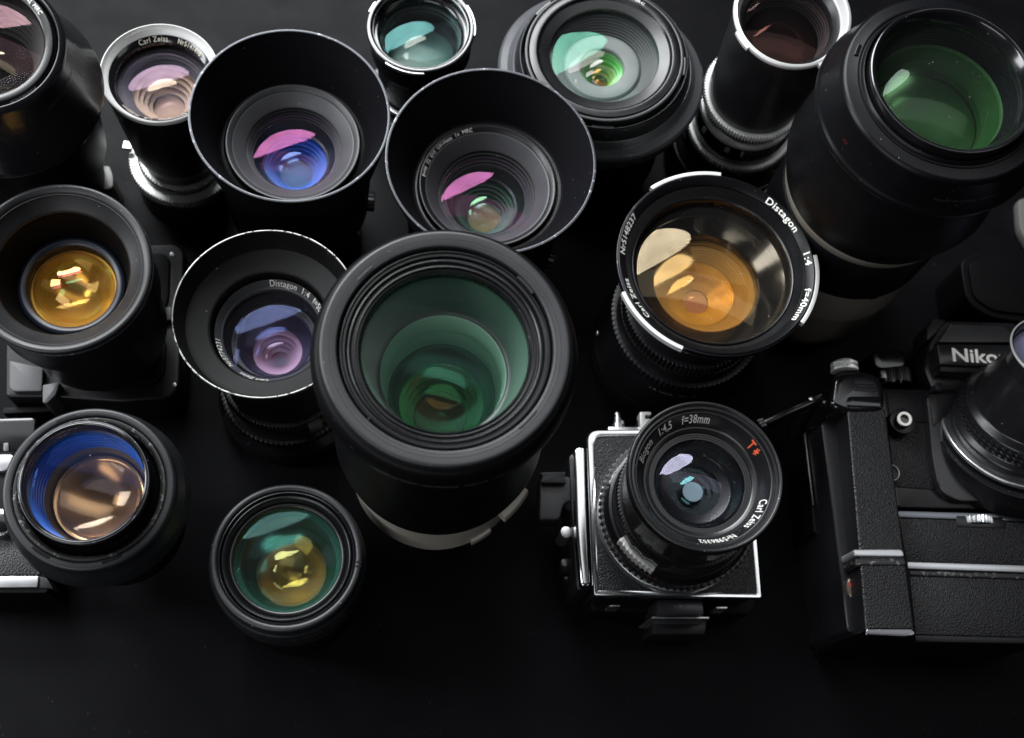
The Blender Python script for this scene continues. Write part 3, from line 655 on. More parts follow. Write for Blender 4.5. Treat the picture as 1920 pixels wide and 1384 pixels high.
# ---- large white zoom, centre
surf('hood_wall_shaded', (.0035, .0035, .004), .45, spec=.12, bump=.05, bscale=1500, dust=.35, var=.3)  # same plastic as the hood face, side shade put into the colour
surf('orange_glow', (.95, .15, .04), .3, var=.3)  # orange glow of the rear glass, put into a surface colour
surf('cone_glow', (.48, .54, .51), .4, var=.15, dust=.2)  # cone made paler to stand in for light reaching down the barrel
glass('glass_paleblue', (.45, .95, .85), (.98, 1, 1), k=4.0, rough=.05)
def big_zoom():
    L = Lens('camera_lens', 'big black hooded lens in the centre with deep green glass and cream barrel', 834, 655, 237, 252, base=(815, 912))
    m = L.m; R, zt = L.R, L.len
    rl, zl = m(201, 654); rf, zf = m(180, 659); rg, zg = m(158, 660)
    hood = L.ring('lens_hood', [(rl+.4, zl-7), (rl+.4, zl-1), (rl+.6, zl+.2), (rl+1.0, zl+.5), (R-1.4, zt+.4), (R-.5, zt+.1), (R, zt-.8), (R+.3, zt-3), (R+.5, zt-5), (rl+3, zt-12)], 'hood_matte', rad=.4)
    L.ring('hood_wall_shaded', [(R-.4, zt-3.2), (R+1.6, zt-3.6), (R+3.2, zt-6), (R+4.2, zt-11), (R+4.3, zt-18), (R+2.6, zt-23), (R-1, zt-30), (R-4, zt-42), (R-8.5, zt-44), (rl+3, zt-28), (rl+3, zt-12), (R-3, zt-6)], 'hood_wall_shaded', hood, rad=1.2)
    def groove(r): return zl+.5+(zt+.4-zl-.5)*(r-rl-1)/(R-1.4-rl-1)
    for rr in (rl+1.9, R-4.2):
        L.ring('groove', [(rr, groove(rr)+.05), (rr+.22, groove(rr)+.05), (rr+.22, groove(rr)-1), (rr, groove(rr)-1)], 'pupil_black', hood, rad=0)
    for p0, p1 in (((697, 500), (668, 525)), ((975, 807), (1011, 775)), ((968, 520), (1000, 548)), ((700, 778), (672, 800))):
        a0, a1 = sorted((L.ang(*p0, zl)[0], L.ang(*p1, zl)[0])); 
        L.ring('bayonet_slot', [(rl+1.4, zl+.75), (rl+2.5, zl+.8), (rl+2.5, zl-2), (rl+1.4, zl-2)] if p0 in ((697, 500), (975, 807)) else [(rl-.8, zl-.5), (rl+1, zl-.5), (rl+1, zl-3), (rl-.8, zl-3)], 'pupil_black' if p0 in ((697, 500), (975, 807)) else 'black_metal', hood, seg=16, a0=a0, a1=a1, rad=.1)
    fr = L.ring('filter_ring', [(rf+1.6, zf-2.5), (rf+1.2, zf), (rf, zf+.6), (rf-.7, zf), (rf-.9, zf-1.4), (rf-1.8, zf-1.4), (rf-2, zf-.4), (rf-2.6, zf-.4), (rf-2.8, zf-2.2), (rf-3.6, zf-2.2), (rf-3.8, zf-1.2), (rg+.6, zg-.4), (rg, zg-1.2), (rg, zg-6), (rf+1.6, zf-7)], 'black_metal', rad=.3)
    L.ring('gap_ring', [(rl-.4, zl-1.6), (rl-1.2, zl-1.3), (rl-1.7, zl-2.6), (rl-2.6, zl-2.4), (rl-3, zl-4.5), (rl-.4, zl-5)], 'black_metal', rad=.25)
    L.ring('front_barrel', [(rl-.2, zl-6), (rf+1.6, zf-5), (rf+1.6, zf-12), (rl+2, zf-14)], 'barrel_dark')
    rb, zb = m(182, 828)
    L.ring('barrel', [(R-6, zt-30), (R-7, zt-44), (rb+2, zb+20), (rb, zb), (rb-10, zb), (rb-10, zt-30)], 'barrel_dark', rad=1.5)
    rc, zc = m(152, 876)
    L.ring('tripod_collar', [(rb-6, zb), (rb-.8, zb-.5), (rb-1, zb-4), (rc+1, zc+5), (rc+1.6, zc-3), (rc+.4, zc-6), (rc-1, 34), (rc-7, 0), (rc-16, 0), (rc-16, zb)], 'cream', rad=1.2)
    for px in (700, 770, 835, 905):
        best = min(((proj(L.pt(rc+1, zc+2, q))[0]-px)**2, q) for q in [-k*math.pi/360 for k in range(20, 700)]); a = best[1]
        L.ring('switch', [(rc-2, zc+3), (rc+2.6, zc+2.4), (rc+3, zc-6), (rc-2, zc-6)], 'cream', seg=10, a0=a-.16, a1=a+.10)
    a = L.ang(975, 950, zb-8)[0]
    L.ring('collar_knob', [(rb-6, zb-1), (rb+3, zb-3), (rb+4, zb-12), (rb-6, zb-14)], 'cream', seg=14, a0=a-.2, a1=a+.16, rad=1.2)
    a = min(((proj(L.pt(rc+1, zc-8, q))[0]-834)**2, q) for q in [-k*math.pi/360 for k in range(20, 700)])[1]
    L.ring('index_mark', [(rc-2, zc-8), (rc+1.0, zc-8), (rc+1.0, zc-14), (rc-2, zc-14)], 'pupil_black', seg=4, a0=a-.012, a1=a+.012, rad=0)
    L.elem('front_glass', rg, zg-4, 3.0, 1, 'glass_front')
    r1, z1 = m(120, 704); r3, z3 = m(96, 741); r4, z4 = m(78, 757); r5, z5 = m(50, 781)
    L.ribs('inner_barrel', (rg, zg-5), (r1+1.5, z1+2), 13, 'baffle_glow', d=1.3)
    L.shell('inner_ring', [(r1+1.5, z1+2), (r1, z1+1.5), (r1-.5, z1)], 1, 'ring_grey')
    L.shell('inner_cone', [(r1-.5, z1), (r3+1, z3)], 1, 'cone_glow')
    L.elem('second_glass', r1-.6, z1-1, 6, -4, 'glass_greensoft2')
    L.shell('rear_ring', [(r3+1, z3), (r3, z3+.3), (r3-.6, z3-1), (r4+.6, z4+.5), (r4, z4)], 1, 'ring_grey')
    L.elem('third_glass', r1-3, z1-12, 10, 1, 'glass_paleblue')
    L.elem('inner_glass', r3-.8, z3-2, 6, 1, 'glass_green')
    L.elem('amber_glass', r4-2.5, z4+2, -5, 2, 'glass_orangecrisp')
    L.ribs('rear_baffle', (r4, z4), (r5, z5), 4, 'green_glow')
    L.elem('rear_glass', r5, z5-1, 6, 2, 'glass_greenbright')
    L.bowl('glow_bowl', r5-1.5, z5-2, 3, 'orange_glow')  # opaque bowl added to carry the painted orange glow
    zw = zt-13
    L.text('Canon   EW-83G   CANON INC. MADE IN JAPAN', (948, 868), (700, 872), 3.1, (R+4.3, zw-1), 'letter_grey', hood, cyl=-1)
glass('glass_front', (.4, .8, .6), (.9, .98, .93), k=.35, rough=.03, dust=.5)
glass('glass_greensoft2', (.2, .75, .6), (.75, .95, .85), k=1.0, rough=.08)
big_zoom()

# ---- 40 mm wide lens with catches
surf('ring_black', (.005, .005, .006), .3, spec=.16, dust=.4, var=.3)
def wide40():
    L = Lens('camera_lens', 'broad lens with golden brown glass and three bright silver catches on its rim', 1344, 496, 186, 128, base=(1250, 662))
    m = L.m; R, zt = L.R, L.len; ri, zi = m(167, 500); rg, zg = m(147, 506)
    L.ring('front_ring', [(R-1, zt), (R, zt-.7), (R, zt-3), (R-1, zt-9), (ri, zi-6), (ri, zi-.6), (ri+.4, zi)], 'ring_black', rad=.5)
    L.ring('rim_line', [(R-.3, zt-.9), (R+.25, zt-1.1), (R+.25, zt-2.2), (R-.3, zt-2.2)], 'rim_edge')
    L.ribs('ribbed_ring', (ri, zi-.6), (rg+2, zg-2), 6, 'black_metal', d=.35)
    L.ring('glass_seat', [(rg+2, zg-1.8), (rg+1, zg-.9), (rg, zg-1.8), (rg, zg-8), (rg+2, zg-8)], 'black_metal')
    for p0, p1 in (((1352, 323), (1219, 349)), ((1166, 548), (1279, 656)), ((1506, 606), (1532, 478))):
        L.tabs('bayonet_catch', [(p0, p1)], R+.2, zt-.6, zt-4.6, 2.0, 'alu_white')
    rn, zn = m(118, 570)
    L.ring('barrel', [(R-1, zt-8), (R-1.5, zt-12), (rn+8, zt-26), (rn+2, zt-32), (rn, zn-8), (rn-6, zn-8), (rn-8, zt-26), (rg, zg-8)], 'black_gloss', rad=2.2)
    zz = zn-8
    L.gear('focus_ring', rn+4, 1.4, 48, zz+6, zz-3, 'black_satin', scallop=True)
    L.ring('distance_scale', [(rn-4, zz-3), (rn+4, zz-3), (rn+6, zz-16), (rn-4, zz-16)], 'black_metal')
    L.gear('aperture_ring', rn+8.4, .7, 90, zz-12, zz-20, 'black_satin')
    rl, zl2 = m(147, 647)
    zl2 = 20
    fl = L.ring('flange', [(rn-4, zz-16), (rn+6, zz-17), (rl-1.2, zl2), (rl, zl2-2), (rl, 4), (rl-1, 0), (rn-8, 0), (rn-8, zz-16)], 'black_metal', rad=1)
    for px, w_ in ((1225, .05), (1269, .05), (1312, .03)):
        best = min(((proj(L.pt(rn+5, zz-9, q))[0]-px)**2, q) for q in [-k*math.pi/360 for k in range(20, 700)]); a = best[1]
        L.ring('scale_mark', [(rn+1, zz-6.4), (rn+6.1, zz-6.4), (rn+7, zz-12), (rn+1, zz-12)], 'letter_dim', seg=6, a0=a-w_, a1=a+w_)
    L.text('18 inch  20  21  22', (1212, 738), (1335, 728), 3.2, (rn+10, zz-22), 'letter_dim', fl, cyl=1)
    for px, py in ((1124, 628),):
        a = L.ang(px, py, zl2)[0]; c = (rl-3)
        bm = bmesh.new(); lathe_bm(bm, [(0, zl2+3.5), (1.8, zl2+3), (2.4, zl2+1), (2.4, zl2-4), (0, zl2-4)], 24, False, off=(c*math.cos(a), c*math.sin(a))); finish('lever', bm, 'satin_chrome', L.e)
    L.elem('front_glass', rg, zg-6, 9, 3, 'glass_front40')
    r2, z2 = m(106, 534); r3, z3 = m(60, 548)
    L.shell('inner_barrel', [(rg, zg-7), (r2+4, z2+1), (r2, z2)], 1, 'deep_black')
    L.elem('inner_glass', r2, z2-1, 8, 4, 'glass_ambersoft')
    L.elem('second_glass', r2*.8, z2-5, -3, 2, 'glass_cream')
    L.ribs('inner_baffle', (r2, z2-1.5), (r3+1, z3-3), 11, 'inner_brown', d=.25)
    L.elem('middle_glass', r3+1, z3-1, 5, 2, 'glass_cream')
    L.ribs('rear_baffle', (r3+1, z3-3), (r3*.4, z3-13), 12, 'amber_glow', d=.12)
    L.elem('rear_glass', r3*.4, z3-12, 3, 1, 'glass_mauve')
    L.disc('aperture', r3*.4, z3-14, 'pupil_pink')
    rt = (R+ri)/2-.35; sl = (zt-zi)/(R-1-ri-.4); z_ = zi+(rt-ri-.4)*sl+.05
    for t, a, b, bo in (('Distagon', (1440, 372), (1496, 432), 0), ('1:4', (1511, 474), (1518, 497), 0), ('f=40mm', (1516, 541), (1489, 600), 0), ('Carl Zeiss', (1220, 592), (1174, 522), 0), ('Nr5148237', (1165, 475), (1189, 402), 0)):
        L.text(t, a, b, 4.1, (rt, z_), 'letter_white', bold=.012, slope=sl)
glass('glass_front40', (1, .80, .52), (1, .93, .82), k=2.0, rough=.01, dust=.5)
wide40()

# ---- 50 mm lens with a shallow dish hood
def dish50():
    L = Lens('camera_lens', 'lens with dusty violet glass in a shallow dish hood edged in worn silver', 497, 589, 176, 132, base=(548, 752))
    m = L.m; R, zt = L.R, L.len; rh, zh = m(112, 612); rn, zn = m(106, 619); rg, zg = m(92, 625)
    hood = L.ring('lens_hood', [(R-.8, zt-.4), (R-.2, zt-.5), (R-.4, zt-2), (R-3, zt-9), (rh+6, zh-10), (rh, zh-10), (rh, zh-.6), (rh+1, zh+.2), (R-7, zh+3.0), (R-3, zh+5)], 'hood_disc', rad=1.2)
    L.ring('hood_rim', [(R-.85, zt), (R, zt), (R, zt-.6), (R-.85, zt-.6)], 'rim_worn', hood, rad=.2)
    L.ring('name_ring', [(rn, zn-.4), (rg+1, zg), (rg, zg-.6), (rg, zg-6), (rn, zn-6)], 'ring_grey', rad=.3)
    L.ring('seat_ring', [(rh, zh-7), (rn, zn-5), (rn, zn-9), (rh, zh-9)], 'barrel_dark')
    L.ring('barrel', [(rh+2, zh-9), (rh, zh-24), (rh+2, 48), (rh-8, 48), (rh-8, zh-16), (rn-2, zn-6), (rn, zn-9)], 'barrel_dark', rad=1)
    L.gear('focus_ring', rh+5, 1.2, 50, 52, 44, 'black_satin', scallop=True)
    L.ring('distance_scale', [(rh-4, 44), (rh+4, 44), (rh+5.5, 32), (rh-4, 32)], 'black_metal')
    L.gear('aperture_ring', rh+8, .8, 80, 32, 25, 'black_satin')
    rl = L.fit_r(14, 132)
    L.ring('flange', [(rh-4, 25), (rh+6, 25), (rl-2, 20), (rl, 17), (rl, 3), (rl-2, 0), (rh-8, 0), (rh-8, 25)], 'black_metal', rad=1)
    a = L.ang(585, 792, 40)[0]
    L.gear('lever', 3, .3, 8, 41, 40, 'black_satin') if False else L.ring('lever', [(rh+1, 50), (rh+8, 50), (rh+9, 44), (rh+1, 44)], 'ring_grey', seg=10, a0=a-.1, a1=a+.1)
    L.elem('front_glass', rg, zg-3, 4, 1, 'glass_violet')
    r2, z2 = m(71, 644); r3, z3 = m(46, 650)
    L.ribs('inner_barrel', (rg, zg-4), (r2, z2), 4, 'baffle')
    L.elem('inner_glass', r2, z2, 6, 2, 'glass_violet2')
    L.shell('inner_ring', [(r2+.6, z2), (r2-1, z2-1), (r2-2, z2-3), (r3, z3-8)], 1, 'blue_glow2')
    L.elem('rear_glass', r3, z3-6, 4, 2, 'glass_mauve')
    L.ribs('rear_baffle', (r3, z3-8), (3, z3-22), 5, 'pupil_pink')
    L.disc('aperture', 4, z3-22, 'pupil_grey')
    rt, z_ = (rn+rg+1)/2, (zn+zg)/2-.1
    for t, a, b in (('Distagon', (506, 528), (556, 541)), ('1:4', (567, 546), (579, 556)), ('f=50mm', (587, 563), (607, 602)), ('Carl Zeiss', (503, 718), (446, 704)), ('Nr5774231', (427, 692), (398, 638))):
        L.text(t, a, b, 3.2, (rt, z_), 'letter_white', slope=(zn-.4-zg)/(rn-rg-1))
surf('hood_disc', (.0035, .0035, .0035), .55, spec=.22, bump=.12, bscale=1500, dust=.7, var=.4)
surf('blue_glow2', (.006, .008, .022), .4)
glass('glass_violet2', (.25, .32, .75), (.93, .92, 1), k=1.3, rough=.10)
dish50()

# ---- front left black lens with teal and gold glass
glass('glass_gold3', (1, .74, .36), (1, .95, .85), k=5, rough=.04)
glass('glass_pinkcrisp', (1, .35, .75), (1, .97, .98), k=3, rough=.01)
glass('glass_tealcrisp', (.2, .8, .75), (.96, 1, 1), k=3, rough=.05)
def front_lens():
    L = Lens('camera_lens', 'short black lens with dark teal and gold glass, nearest the front edge', 536, 1046, 144, 96, base=(561, 1120))
    m = L.m; R, zt = L.R, L.len; ri = R*.905; rf = R*.83; rg, zg = m(102, 1045)
    rg = min(rg, R*.72)
    L.ring('lens_hood', [(ri, zt-.6), (ri+1, zt), (R-1, zt), (R, zt-1), (R, zt-8), (R+1.4, zt-9), (R+1.8, zt-14), (R+1, zt-34), (ri, zt-34), (ri, zt-8)], 'hood_matte', rad=.9)
    L.ring('inner_rim', [(ri-.1, zt-1.6), (ri-.9, zt-1.2), (ri-1.3, zt-1.8), (rf+1, zt-5), (rf+1, zt-9), (ri-.1, zt-9)], 'black_metal')
    L.ring('filter_ring', [(rf+.9, zt-2.6), (rf, zt-2), (rf-1, zt-2.8), (rg+2.4, zt-6.5), (rg+1.4, zt-4.6), (rg+.2, zt-5), (rg, zt-8), (rf+.9, zt-9)], 'black_metal', rad=.4)
    L.ring('barrel', [(R-1, zt-34), (R-2, 30), (R-5, 24), (R-5, 0), (R-16, 0), (R-16, zt-34)], 'barrel_dark', rad=1)
    for p in ((398, 1023), (669, 1062), (684, 1055)):
        a = L.ang(*p, zt)[0]; L.ring('bayonet_slot', [(ri+.6, zt+.1), (R-.4, zt+.1), (R-.4, zt-.8), (ri+.6, zt-.8)], 'pupil_black', seg=6, a0=a-.012, a1=a+.012, rad=0)
    L.elem('front_glass', rg, zt-7.5, 3.5, 1, 'glass_tealsoft2')
    L.shell('inner_barrel', [(rg, zt-8), (rg-1, zt-11), (rg-2.6, zt-13)], 1, 'inner_teal')
    L.elem('inner_glass', rg-2.6, zt-14, 7, 5, 'glass_tealsoft')
    L.shell('inner_baffle', [(rg-2.6, zt-14), (rg-4, zt-30), (rg-9, zt-34)], 1, 'inner_teal')
    L.elem('middle_glass', rg-8, zt-25, 7, 6, 'glass_gold2')
    L.elem('rear_glass', rg-8, zt-30, -7, 2, 'glass_gold3')
    L.ribs('rear_baffle', (rg-5, zt-32), (rg-11, zt-37), 3, 'inner_brown')
    L.bowl('glow_bowl', rg-11, zt-37, 10, 'amber_glow')  # opaque bowl added to imitate gold reflections in the glass
    L.text('Canon', (648, 1155), (618, 1178), 2.8, (R+1.8, zt-13), 'letter_dim', cyl=-1)
    L.text('ET-65 III', (605, 1186), (548, 1204), 3.0, (R+1.8, zt-13), 'letter_grey', cyl=-1)
    L.text('CANON INC. MADE IN JAPAN', (532, 1206), (452, 1182), 2.1, (R+1.8, zt-13), 'letter_faint', cyl=-1)
glass('glass_tealsoft2', (.3, .7, .65), (.85, .95, .93), k=.6, rough=.03, dust=.8)
glass('glass_gold2', (1, .72, .32), (.95, .85, .6), k=4, rough=.03)
surf('inner_gold2', (.05, .03, .008), .3)
front_lens()

# ---- lens cut by the top left corner
glass('glass_creamcrisp', (1, .88, .62), (1, .98, .94), k=5, rough=.01)
def corner_lens():
    L = Lens('camera_lens', 'big black lens cut off by the top left corner, pink and cream glass', -38, 78, 158, 205, base=(112, 380))
    m = L.m; R, zt = L.R, L.len; rg = R*.74
    L.ring('front_ring', [(rg, zt-3), (rg+.6, zt-1), (rg+2, zt-.6), (R*.86, zt-.4), (R*.87, zt-2), (R*.9, zt-3.4), (R*.91, zt-9), (rg, zt-9)], 'black_metal', rad=.5)
    hood = L.ring('lens_hood', [(R*.915, zt-2), (R*.93, zt-.6), (R-2, zt-.6), (R, zt-2.4), (R+.6, zt-6), (R+5, zt-28), (R+11, zt-44), (R+12, zt-50), (R+8, zt-56), (R-6, zt-56), (R*.915, zt-12)], 'hood_gloss', rad=2.2)
    L.ring('barrel', [(R+2, zt-50), (R+5, zt-60), (R+3, 86), (R-4, 76), (R-4, 40), (R-10, 30), (R-10, 0), (R-22, 0), (R-22, zt-50)], 'barrel_dark', rad=2)
    L.elem('front_glass', rg, zt-6, 5, 2, 'glass_pinkcorner')
    L.ribs('inner_barrel', (rg, zt-7), (rg-9, zt-26), 6, 'baffle')
    L.elem('inner_glass', rg-9, zt-26, 8, 4, 'glass_creamcrisp')
    L.disc('aperture', rg-9, zt-36, 'deep_black')
    L.text('NEUTRAL MRC', (8, -4), (68, 30), 3.0, (rg+1.4+1.5, zt-.45), 'letter_white')
    L.text('GERMANY', (60, 158), (18, 190), 2.6, (R*.885, zt-1.9), 'letter_faint')
    L.text('CANON INC. MADE IN JAPAN', (145, 130), (92, 208), 2.4, (R+2.4, zt-14), 'letter_grey', hood, cyl=-1)
    T = Thing('x', 'x', 'x', 195, 350); bpy.data.objects.remove(T.e); T.e = L.e; T.o = Vector((0, 0, 0))
    o = T.prism('tripod_foot', [(183, 312), (205, 308), (213, 330), (212, 352), (196, 356), (180, 352)], 30, 0, 'cream2', bev=2, corner=3)
    o.matrix_parent_inverse = L.mw.inverted()
surf('hood_gloss', (.012, .012, .014), .25, spec=.5, dust=.4, var=.3, coat=.2)
surf('cream2', (.10, .10, .09), .4)
glass('glass_pinkcorner', (.85, .5, .56), (.98, .95, .92), k=1.6, rough=.02, dust=.6)
corner_lens()

# ================================================================== CAMERAS
def sublens(T, cx, cy, hw, h, base=None):
    """a lens mounted on a camera: shares the camera's empty"""
    L = Lens('temporary', '', cx, cy, hw, h, base=base, parent=T.e)
    e = L.e; bpy.data.objects.remove(e)
    L.e = T.e
    inv = Matrix.Translation(-T.o*S)
    L.fix = inv @ L.mw
    return L
def mount(L, T, before):
    """move freshly built lens parts from lens space into the camera's space"""
    for o in list(col.objects):
        if o not in before and o.parent == T.e: o.matrix_local = L.fix
    return

# ---- box camera lying on its back, chrome frame
def box_camera():
    T = Thing('camera', 'square camera with a bright chrome frame around black leather and a lettered lens', 'camera', 1265, 1000)
    zf = 66
    c = [(1100, 806), (1403, 803), (1429, 1122), (1113, 1118)]
    body = T.prism('body', [(1104, 812), (1400, 808), (1425, 1116), (1116, 1113)], zf-3, 0, 'black_gloss', bev=1.5, corner=3)
    # chrome frame: an open rectangle
    outer = [W(x, y, zf)-T.o for x, y in c]
    inn = [W(x, y, zf)-T.o for x, y in [(1113, 818), (1394, 815), (1418, 1112), (1121, 1107)]]
    def rnd(pts, cs):
        q = []; n = len(pts)
        for i in range(n):
            p, a, b = Vector(pts[i][:2]), Vector(pts[i-1][:2]), Vector(pts[(i+1) % n][:2])
            A = p+(a-p).normalized()*cs[i]; C = p+(b-p).normalized()*cs[i]
            for k in range(9):
                t = k/8; q.append(A*(1-t)**2+p*2*t*(1-t)+C*t*t)
        return q
    qo = rnd(outer, (6.5, 6.5, 1.2, 1.2)); qi = rnd(inn, (5, 5, .4, .4))
    bm = bmesh.new(); lay = []
    for pts, z in ((qi, zf-4), (qi, zf-.3), ([a*.75+b*.25 for a, b in zip(qi, qo)], zf), ([a*.2+b*.8 for a, b in zip(qi, qo)], zf), (qo, zf-.8), (qo, zf-4)):
        lay.append([bm.verts.new((p[0]*S, p[1]*S, z*S)) for p in pts])
    for i in range(6):
        A, C = lay[i], lay[(i+1) % 6]
        for k in range(len(A)): bm.faces.new((A[k], A[(k+1) % len(A)], C[(k+1) % len(A)], C[k]))
    bmesh.ops.recalc_face_normals(bm, faces=bm.faces); finish('chrome_frame', bm, 'chrome', T.e)
    bm = bmesh.new(); vsx = [bm.verts.new((p[0]*S, p[1]*S, (zf-.9)*S)) for p in qi]; vb = [bm.verts.new((p[0]*S, p[1]*S, (zf-2.9)*S)) for p in qi]
    bm.faces.new(vsx); bm.faces.new(list(reversed(vb)))
    for k in range(len(qi)): bm.faces.new((vsx[k], vb[k], vb[(k+1) % len(qi)], vsx[(k+1) % len(qi)]))
    bmesh.ops.recalc_face_normals(bm, faces=bm.faces); finish('leather_front', bm, 'leather', T.e)
    # winding side on the left: chrome cheek and crank
    cheek = T.prism('side_cheek', [(1077, 838), (1098, 836), (1103, 990), (1108, 1100), (1089, 1100), (1080, 985)], 60, 10, 'chrome', bev=3, seg=5, corner=3)
    T.prism('side_plate', [(1066, 850), (1098, 846), (1110, 1108), (1080, 1108)], 50, 0, 'black_satin', bev=2, corner=4)
    kb = T.prism('winding_crank', [(1012, 885), (1052, 884), (1060, 892), (1074, 894), (1076, 940), (1058, 944), (1050, 976), (1010, 976)], 48, 30, 'black_satin', bev=1.8, seg=3, corner=3)
    T.prism('crank_handle', [(1013, 886), (1062, 885), (1058, 893), (1064, 906), (1014, 905), (1018, 895)], 53, 48.5, 'body_grey', kb, bev=1, corner=2)
    T.cyl('crank_shaft', 1078, 935, 46, 8, 24, 'black_gloss')
    T.cyl('strap_lug', 1062, 998, 44, 3.2, 20, 'satin_chrome'); T.cyl('side_button', 1063, 1060, 30, 4, 10, 'black_gloss')
    T.cyl('side_button', 1066, 1085, 24, 3, 8, 'black_gloss')
    # release button and finder foot at the top side
    rb = T.tube('shutter_release', [(1158, 808, 50), (1158, 796, 50), (1158, 795.5, 50), (1158, 784, 50), (1158, 783.5, 50), (1157, 775, 50), (1157, 774, 50)], [3.3, 3.3, 2.2, 2.2, 1.7, 1.7, 1.2], 'satin_chrome')
    T.tube('release_pin', [(1166, 806, 47), (1166, 790, 47)], 1.5, 'satin_chrome')
    T.prism('finder_foot', [(1200, 772), (1221, 772), (1221, 778), (1210, 778), (1210, 785), (1228, 785), (1230, 808), (1200, 808)], 60, 50, 'alu_white', bev=.6)
    T.prism('finder_shoe', [(1196, 786), (1250, 786), (1252, 812), (1196, 812)], 56, 20, 'black_satin', bev=.8)
    T.prism('top_plate', [(1140, 800), (1205, 800), (1205, 812), (1140, 812)], 58, 25, 'satin_chrome', bev=1)
    # bottom side: spirit level foot and tripod plate
    T.prism('bottom_block', [(1232, 1124), (1318, 1125), (1320, 1153), (1234, 1152)], 56, 20, 'brassed2', bev=.8)
    T.prism('quick_plate', [(1222, 1156), (1330, 1156), (1330, 1161), (1222, 1160)], 50, 12, 'satin_chrome', bev=.5)
    T.prism('tripod_plate', [(1226, 1161), (1326, 1161), (1322, 1190), (1222, 1190)], 30, 0, 'black_satin', bev=1)
    T.prism('frame_catch', [(1143, 1134), (1163, 1134), (1163, 1138), (1143, 1138)], 56, 40, 'satin_chrome', bev=.4)
    T.prism('frame_catch', [(1343, 1137), (1364, 1137), (1364, 1142), (1343, 1142)], 56, 40, 'satin_chrome', bev=.4)
    T.prism('film_back', [(1104, 1120), (1420, 1124), (1408, 1152), (1110, 1146)], 30, 0, 'barrel_dark', bev=1.5, corner=3)
    before = set(col.objects)
    L = sublens(T, 1323, 894, 146, 148, base=(1222, 1022))
    m = L.m; R, zt = L.R, L.len; rg, zg = m(84, 903)
    ri = R*.93
    L.ring('front_ring', [(R-.6, zt), (R, zt-.6), (R+.3, zt-5), (R-1, zt-12), (rg+6, zt-12), (rg+5.4, zg-1.5), (rg+6.6, zg-.6), (ri-2.4, zt-3.6), (ri-1.6, zt-3.6), (ri-.8, zt-1.2), (ri+.4, zt-1.6), (ri+.8, zt-.3)], 'black_gloss2', rad=.4)
    L.ribs('ribbed_ring', (rg+5.4, zg-1), (rg+.5, zg-4), 5, 'black_metal', d=.3)
    rr, zr = m(148, 962); 
    r0 = R*.93
    L.ring('lens_barrel', [(R-1, zt-10), (r0, zt-16), (r0-1, zr+14), (r0+2, zr+12), (r0+2, zr+3), (r0-8, zr+3), (r0-10, zt-12)], 'black_gloss2', rad=1)
    L.gear('focus_ring', rr, 1.0, 72, zr+3, zr-2.5, 'black_satin', inner=rr-9)
    L.gear('aperture_ring', r0+1.6, .9, 56, zr+26, zr+19, 'black_satin', scallop=True)
    L.ring('scale_ring', [(r0-4, zr+11), (rr-4, zr+10), (rr-2, zr+3), (r0-4, zr+3)], 'black_metal')
    L.ring('lens_base', [(rr-9, zr-2.5), (rr-2.5, zr-2.5), (rr-2, zf-1), (rr-12, zf-1)], 'black_metal')
    L.ring('chrome_seat', [(rr-3, zr-5), (rr-.6, zr-5.5), (rr-.6, zf-.6), (rr-3, zf-.6)], 'satin_chrome')
    # the scalloped silver focusing lever
    a0 = -2.62; a1 = -2.03
    def sc(rr_, z, a): return (rr_-(.9*abs(math.sin(46*a)) if rr_ > r0+4 else 0), z)
    L.ring('focus_lever', [(r0+1, zr+19), (r0+6, zr+19), (r0+6.4, zr+12), (r0+2, zr+12)], 'alu_white', seg=60, a0=a0, a1=a1, mod=sc)
    L.ring('lever_grip', [(r0+.2, zr+25), (r0+3, zr+25), (r0+3.4, zr+19), (r0+.2, zr+19)], 'black_gloss2', seg=60, a0=a0, a1=a1+.12, mod=lambda q, z, a: (q-(.8*abs(math.sin(14*a)) if q > r0+2 else 0), z))
    L.elem('front_glass', rg+.6, zg-5, 7, 2, 'glass_bio')
    r2, z2 = m(48, 917)
    L.shell('inner_barrel', [(rg+.6, zg-5.5), (r2+5, z2), (r2, z2-1)], 1, 'pupil_black')
    L.elem('inner_glass', r2, z2-1, 6, 2, 'glass_bio2')
    L.ribs('rear_baffle', (r2, z2-2), (5.5, z2-12), 3, 'pupil_black')
    L.disc('aperture', 5.2, z2-5.5, 'pupil_grey')
    (rt, zl), sl = L.on((rg+6.6, zg-.6), (ri-2.4, zt-3.6), .56)
    for t, a, b, mt in (('Biogon', (1209, 867), (1228, 830), 'letter_white'), ('1:4,5', (1240, 815), (1262, 800), 'letter_white'), ('f=38mm', (1281, 796), (1330, 797), 'letter_white'), ('T', (1398, 835), (1405, 844), 'letter_orange'), ('Carl Zeiss', (1427, 935), (1397, 986), 'letter_white'), ('Nr5986352', (1376, 1000), (1311, 1011), 'letter_white')):
        L.text(t, a, b, 4.0, (rt, zl), mt, slope=sl, bold=.015 if 'T' not in t else .03)
    L.star(1411, 851, 1.35, (rt, zl), sl, 'letter_orange')
    L.text('16  inch', (1172, 1005), (1200, 1038), 3.4, (rr-1.9, zr+6), 'letter_deepred', cyl=1)
    for t, p in (('32', (1235, 1062)), ('22', (1284, 1074)), ('20', (1326, 1070)), ('18', (1358, 1060))):
        L.text(t, (p[0]-5, p[1]), (p[0]+5, p[1]), 3.4, (rr-1.9, zr+6), 'letter_deepred', cyl=1)
    mount(L, T, before)
surf('black_gloss2', (.011, .011, .012), .24, dust=.5, var=.3, bump=.03)
surf('brassed2', (.035, .035, .04), .3, metal=.4, var=.3, wear=.36, wearc=(.4, .4, .4))
glass('glass_bio', (.75, .72, .95), (.9, .9, .95), k=2.0, rough=.01, dust=.4)
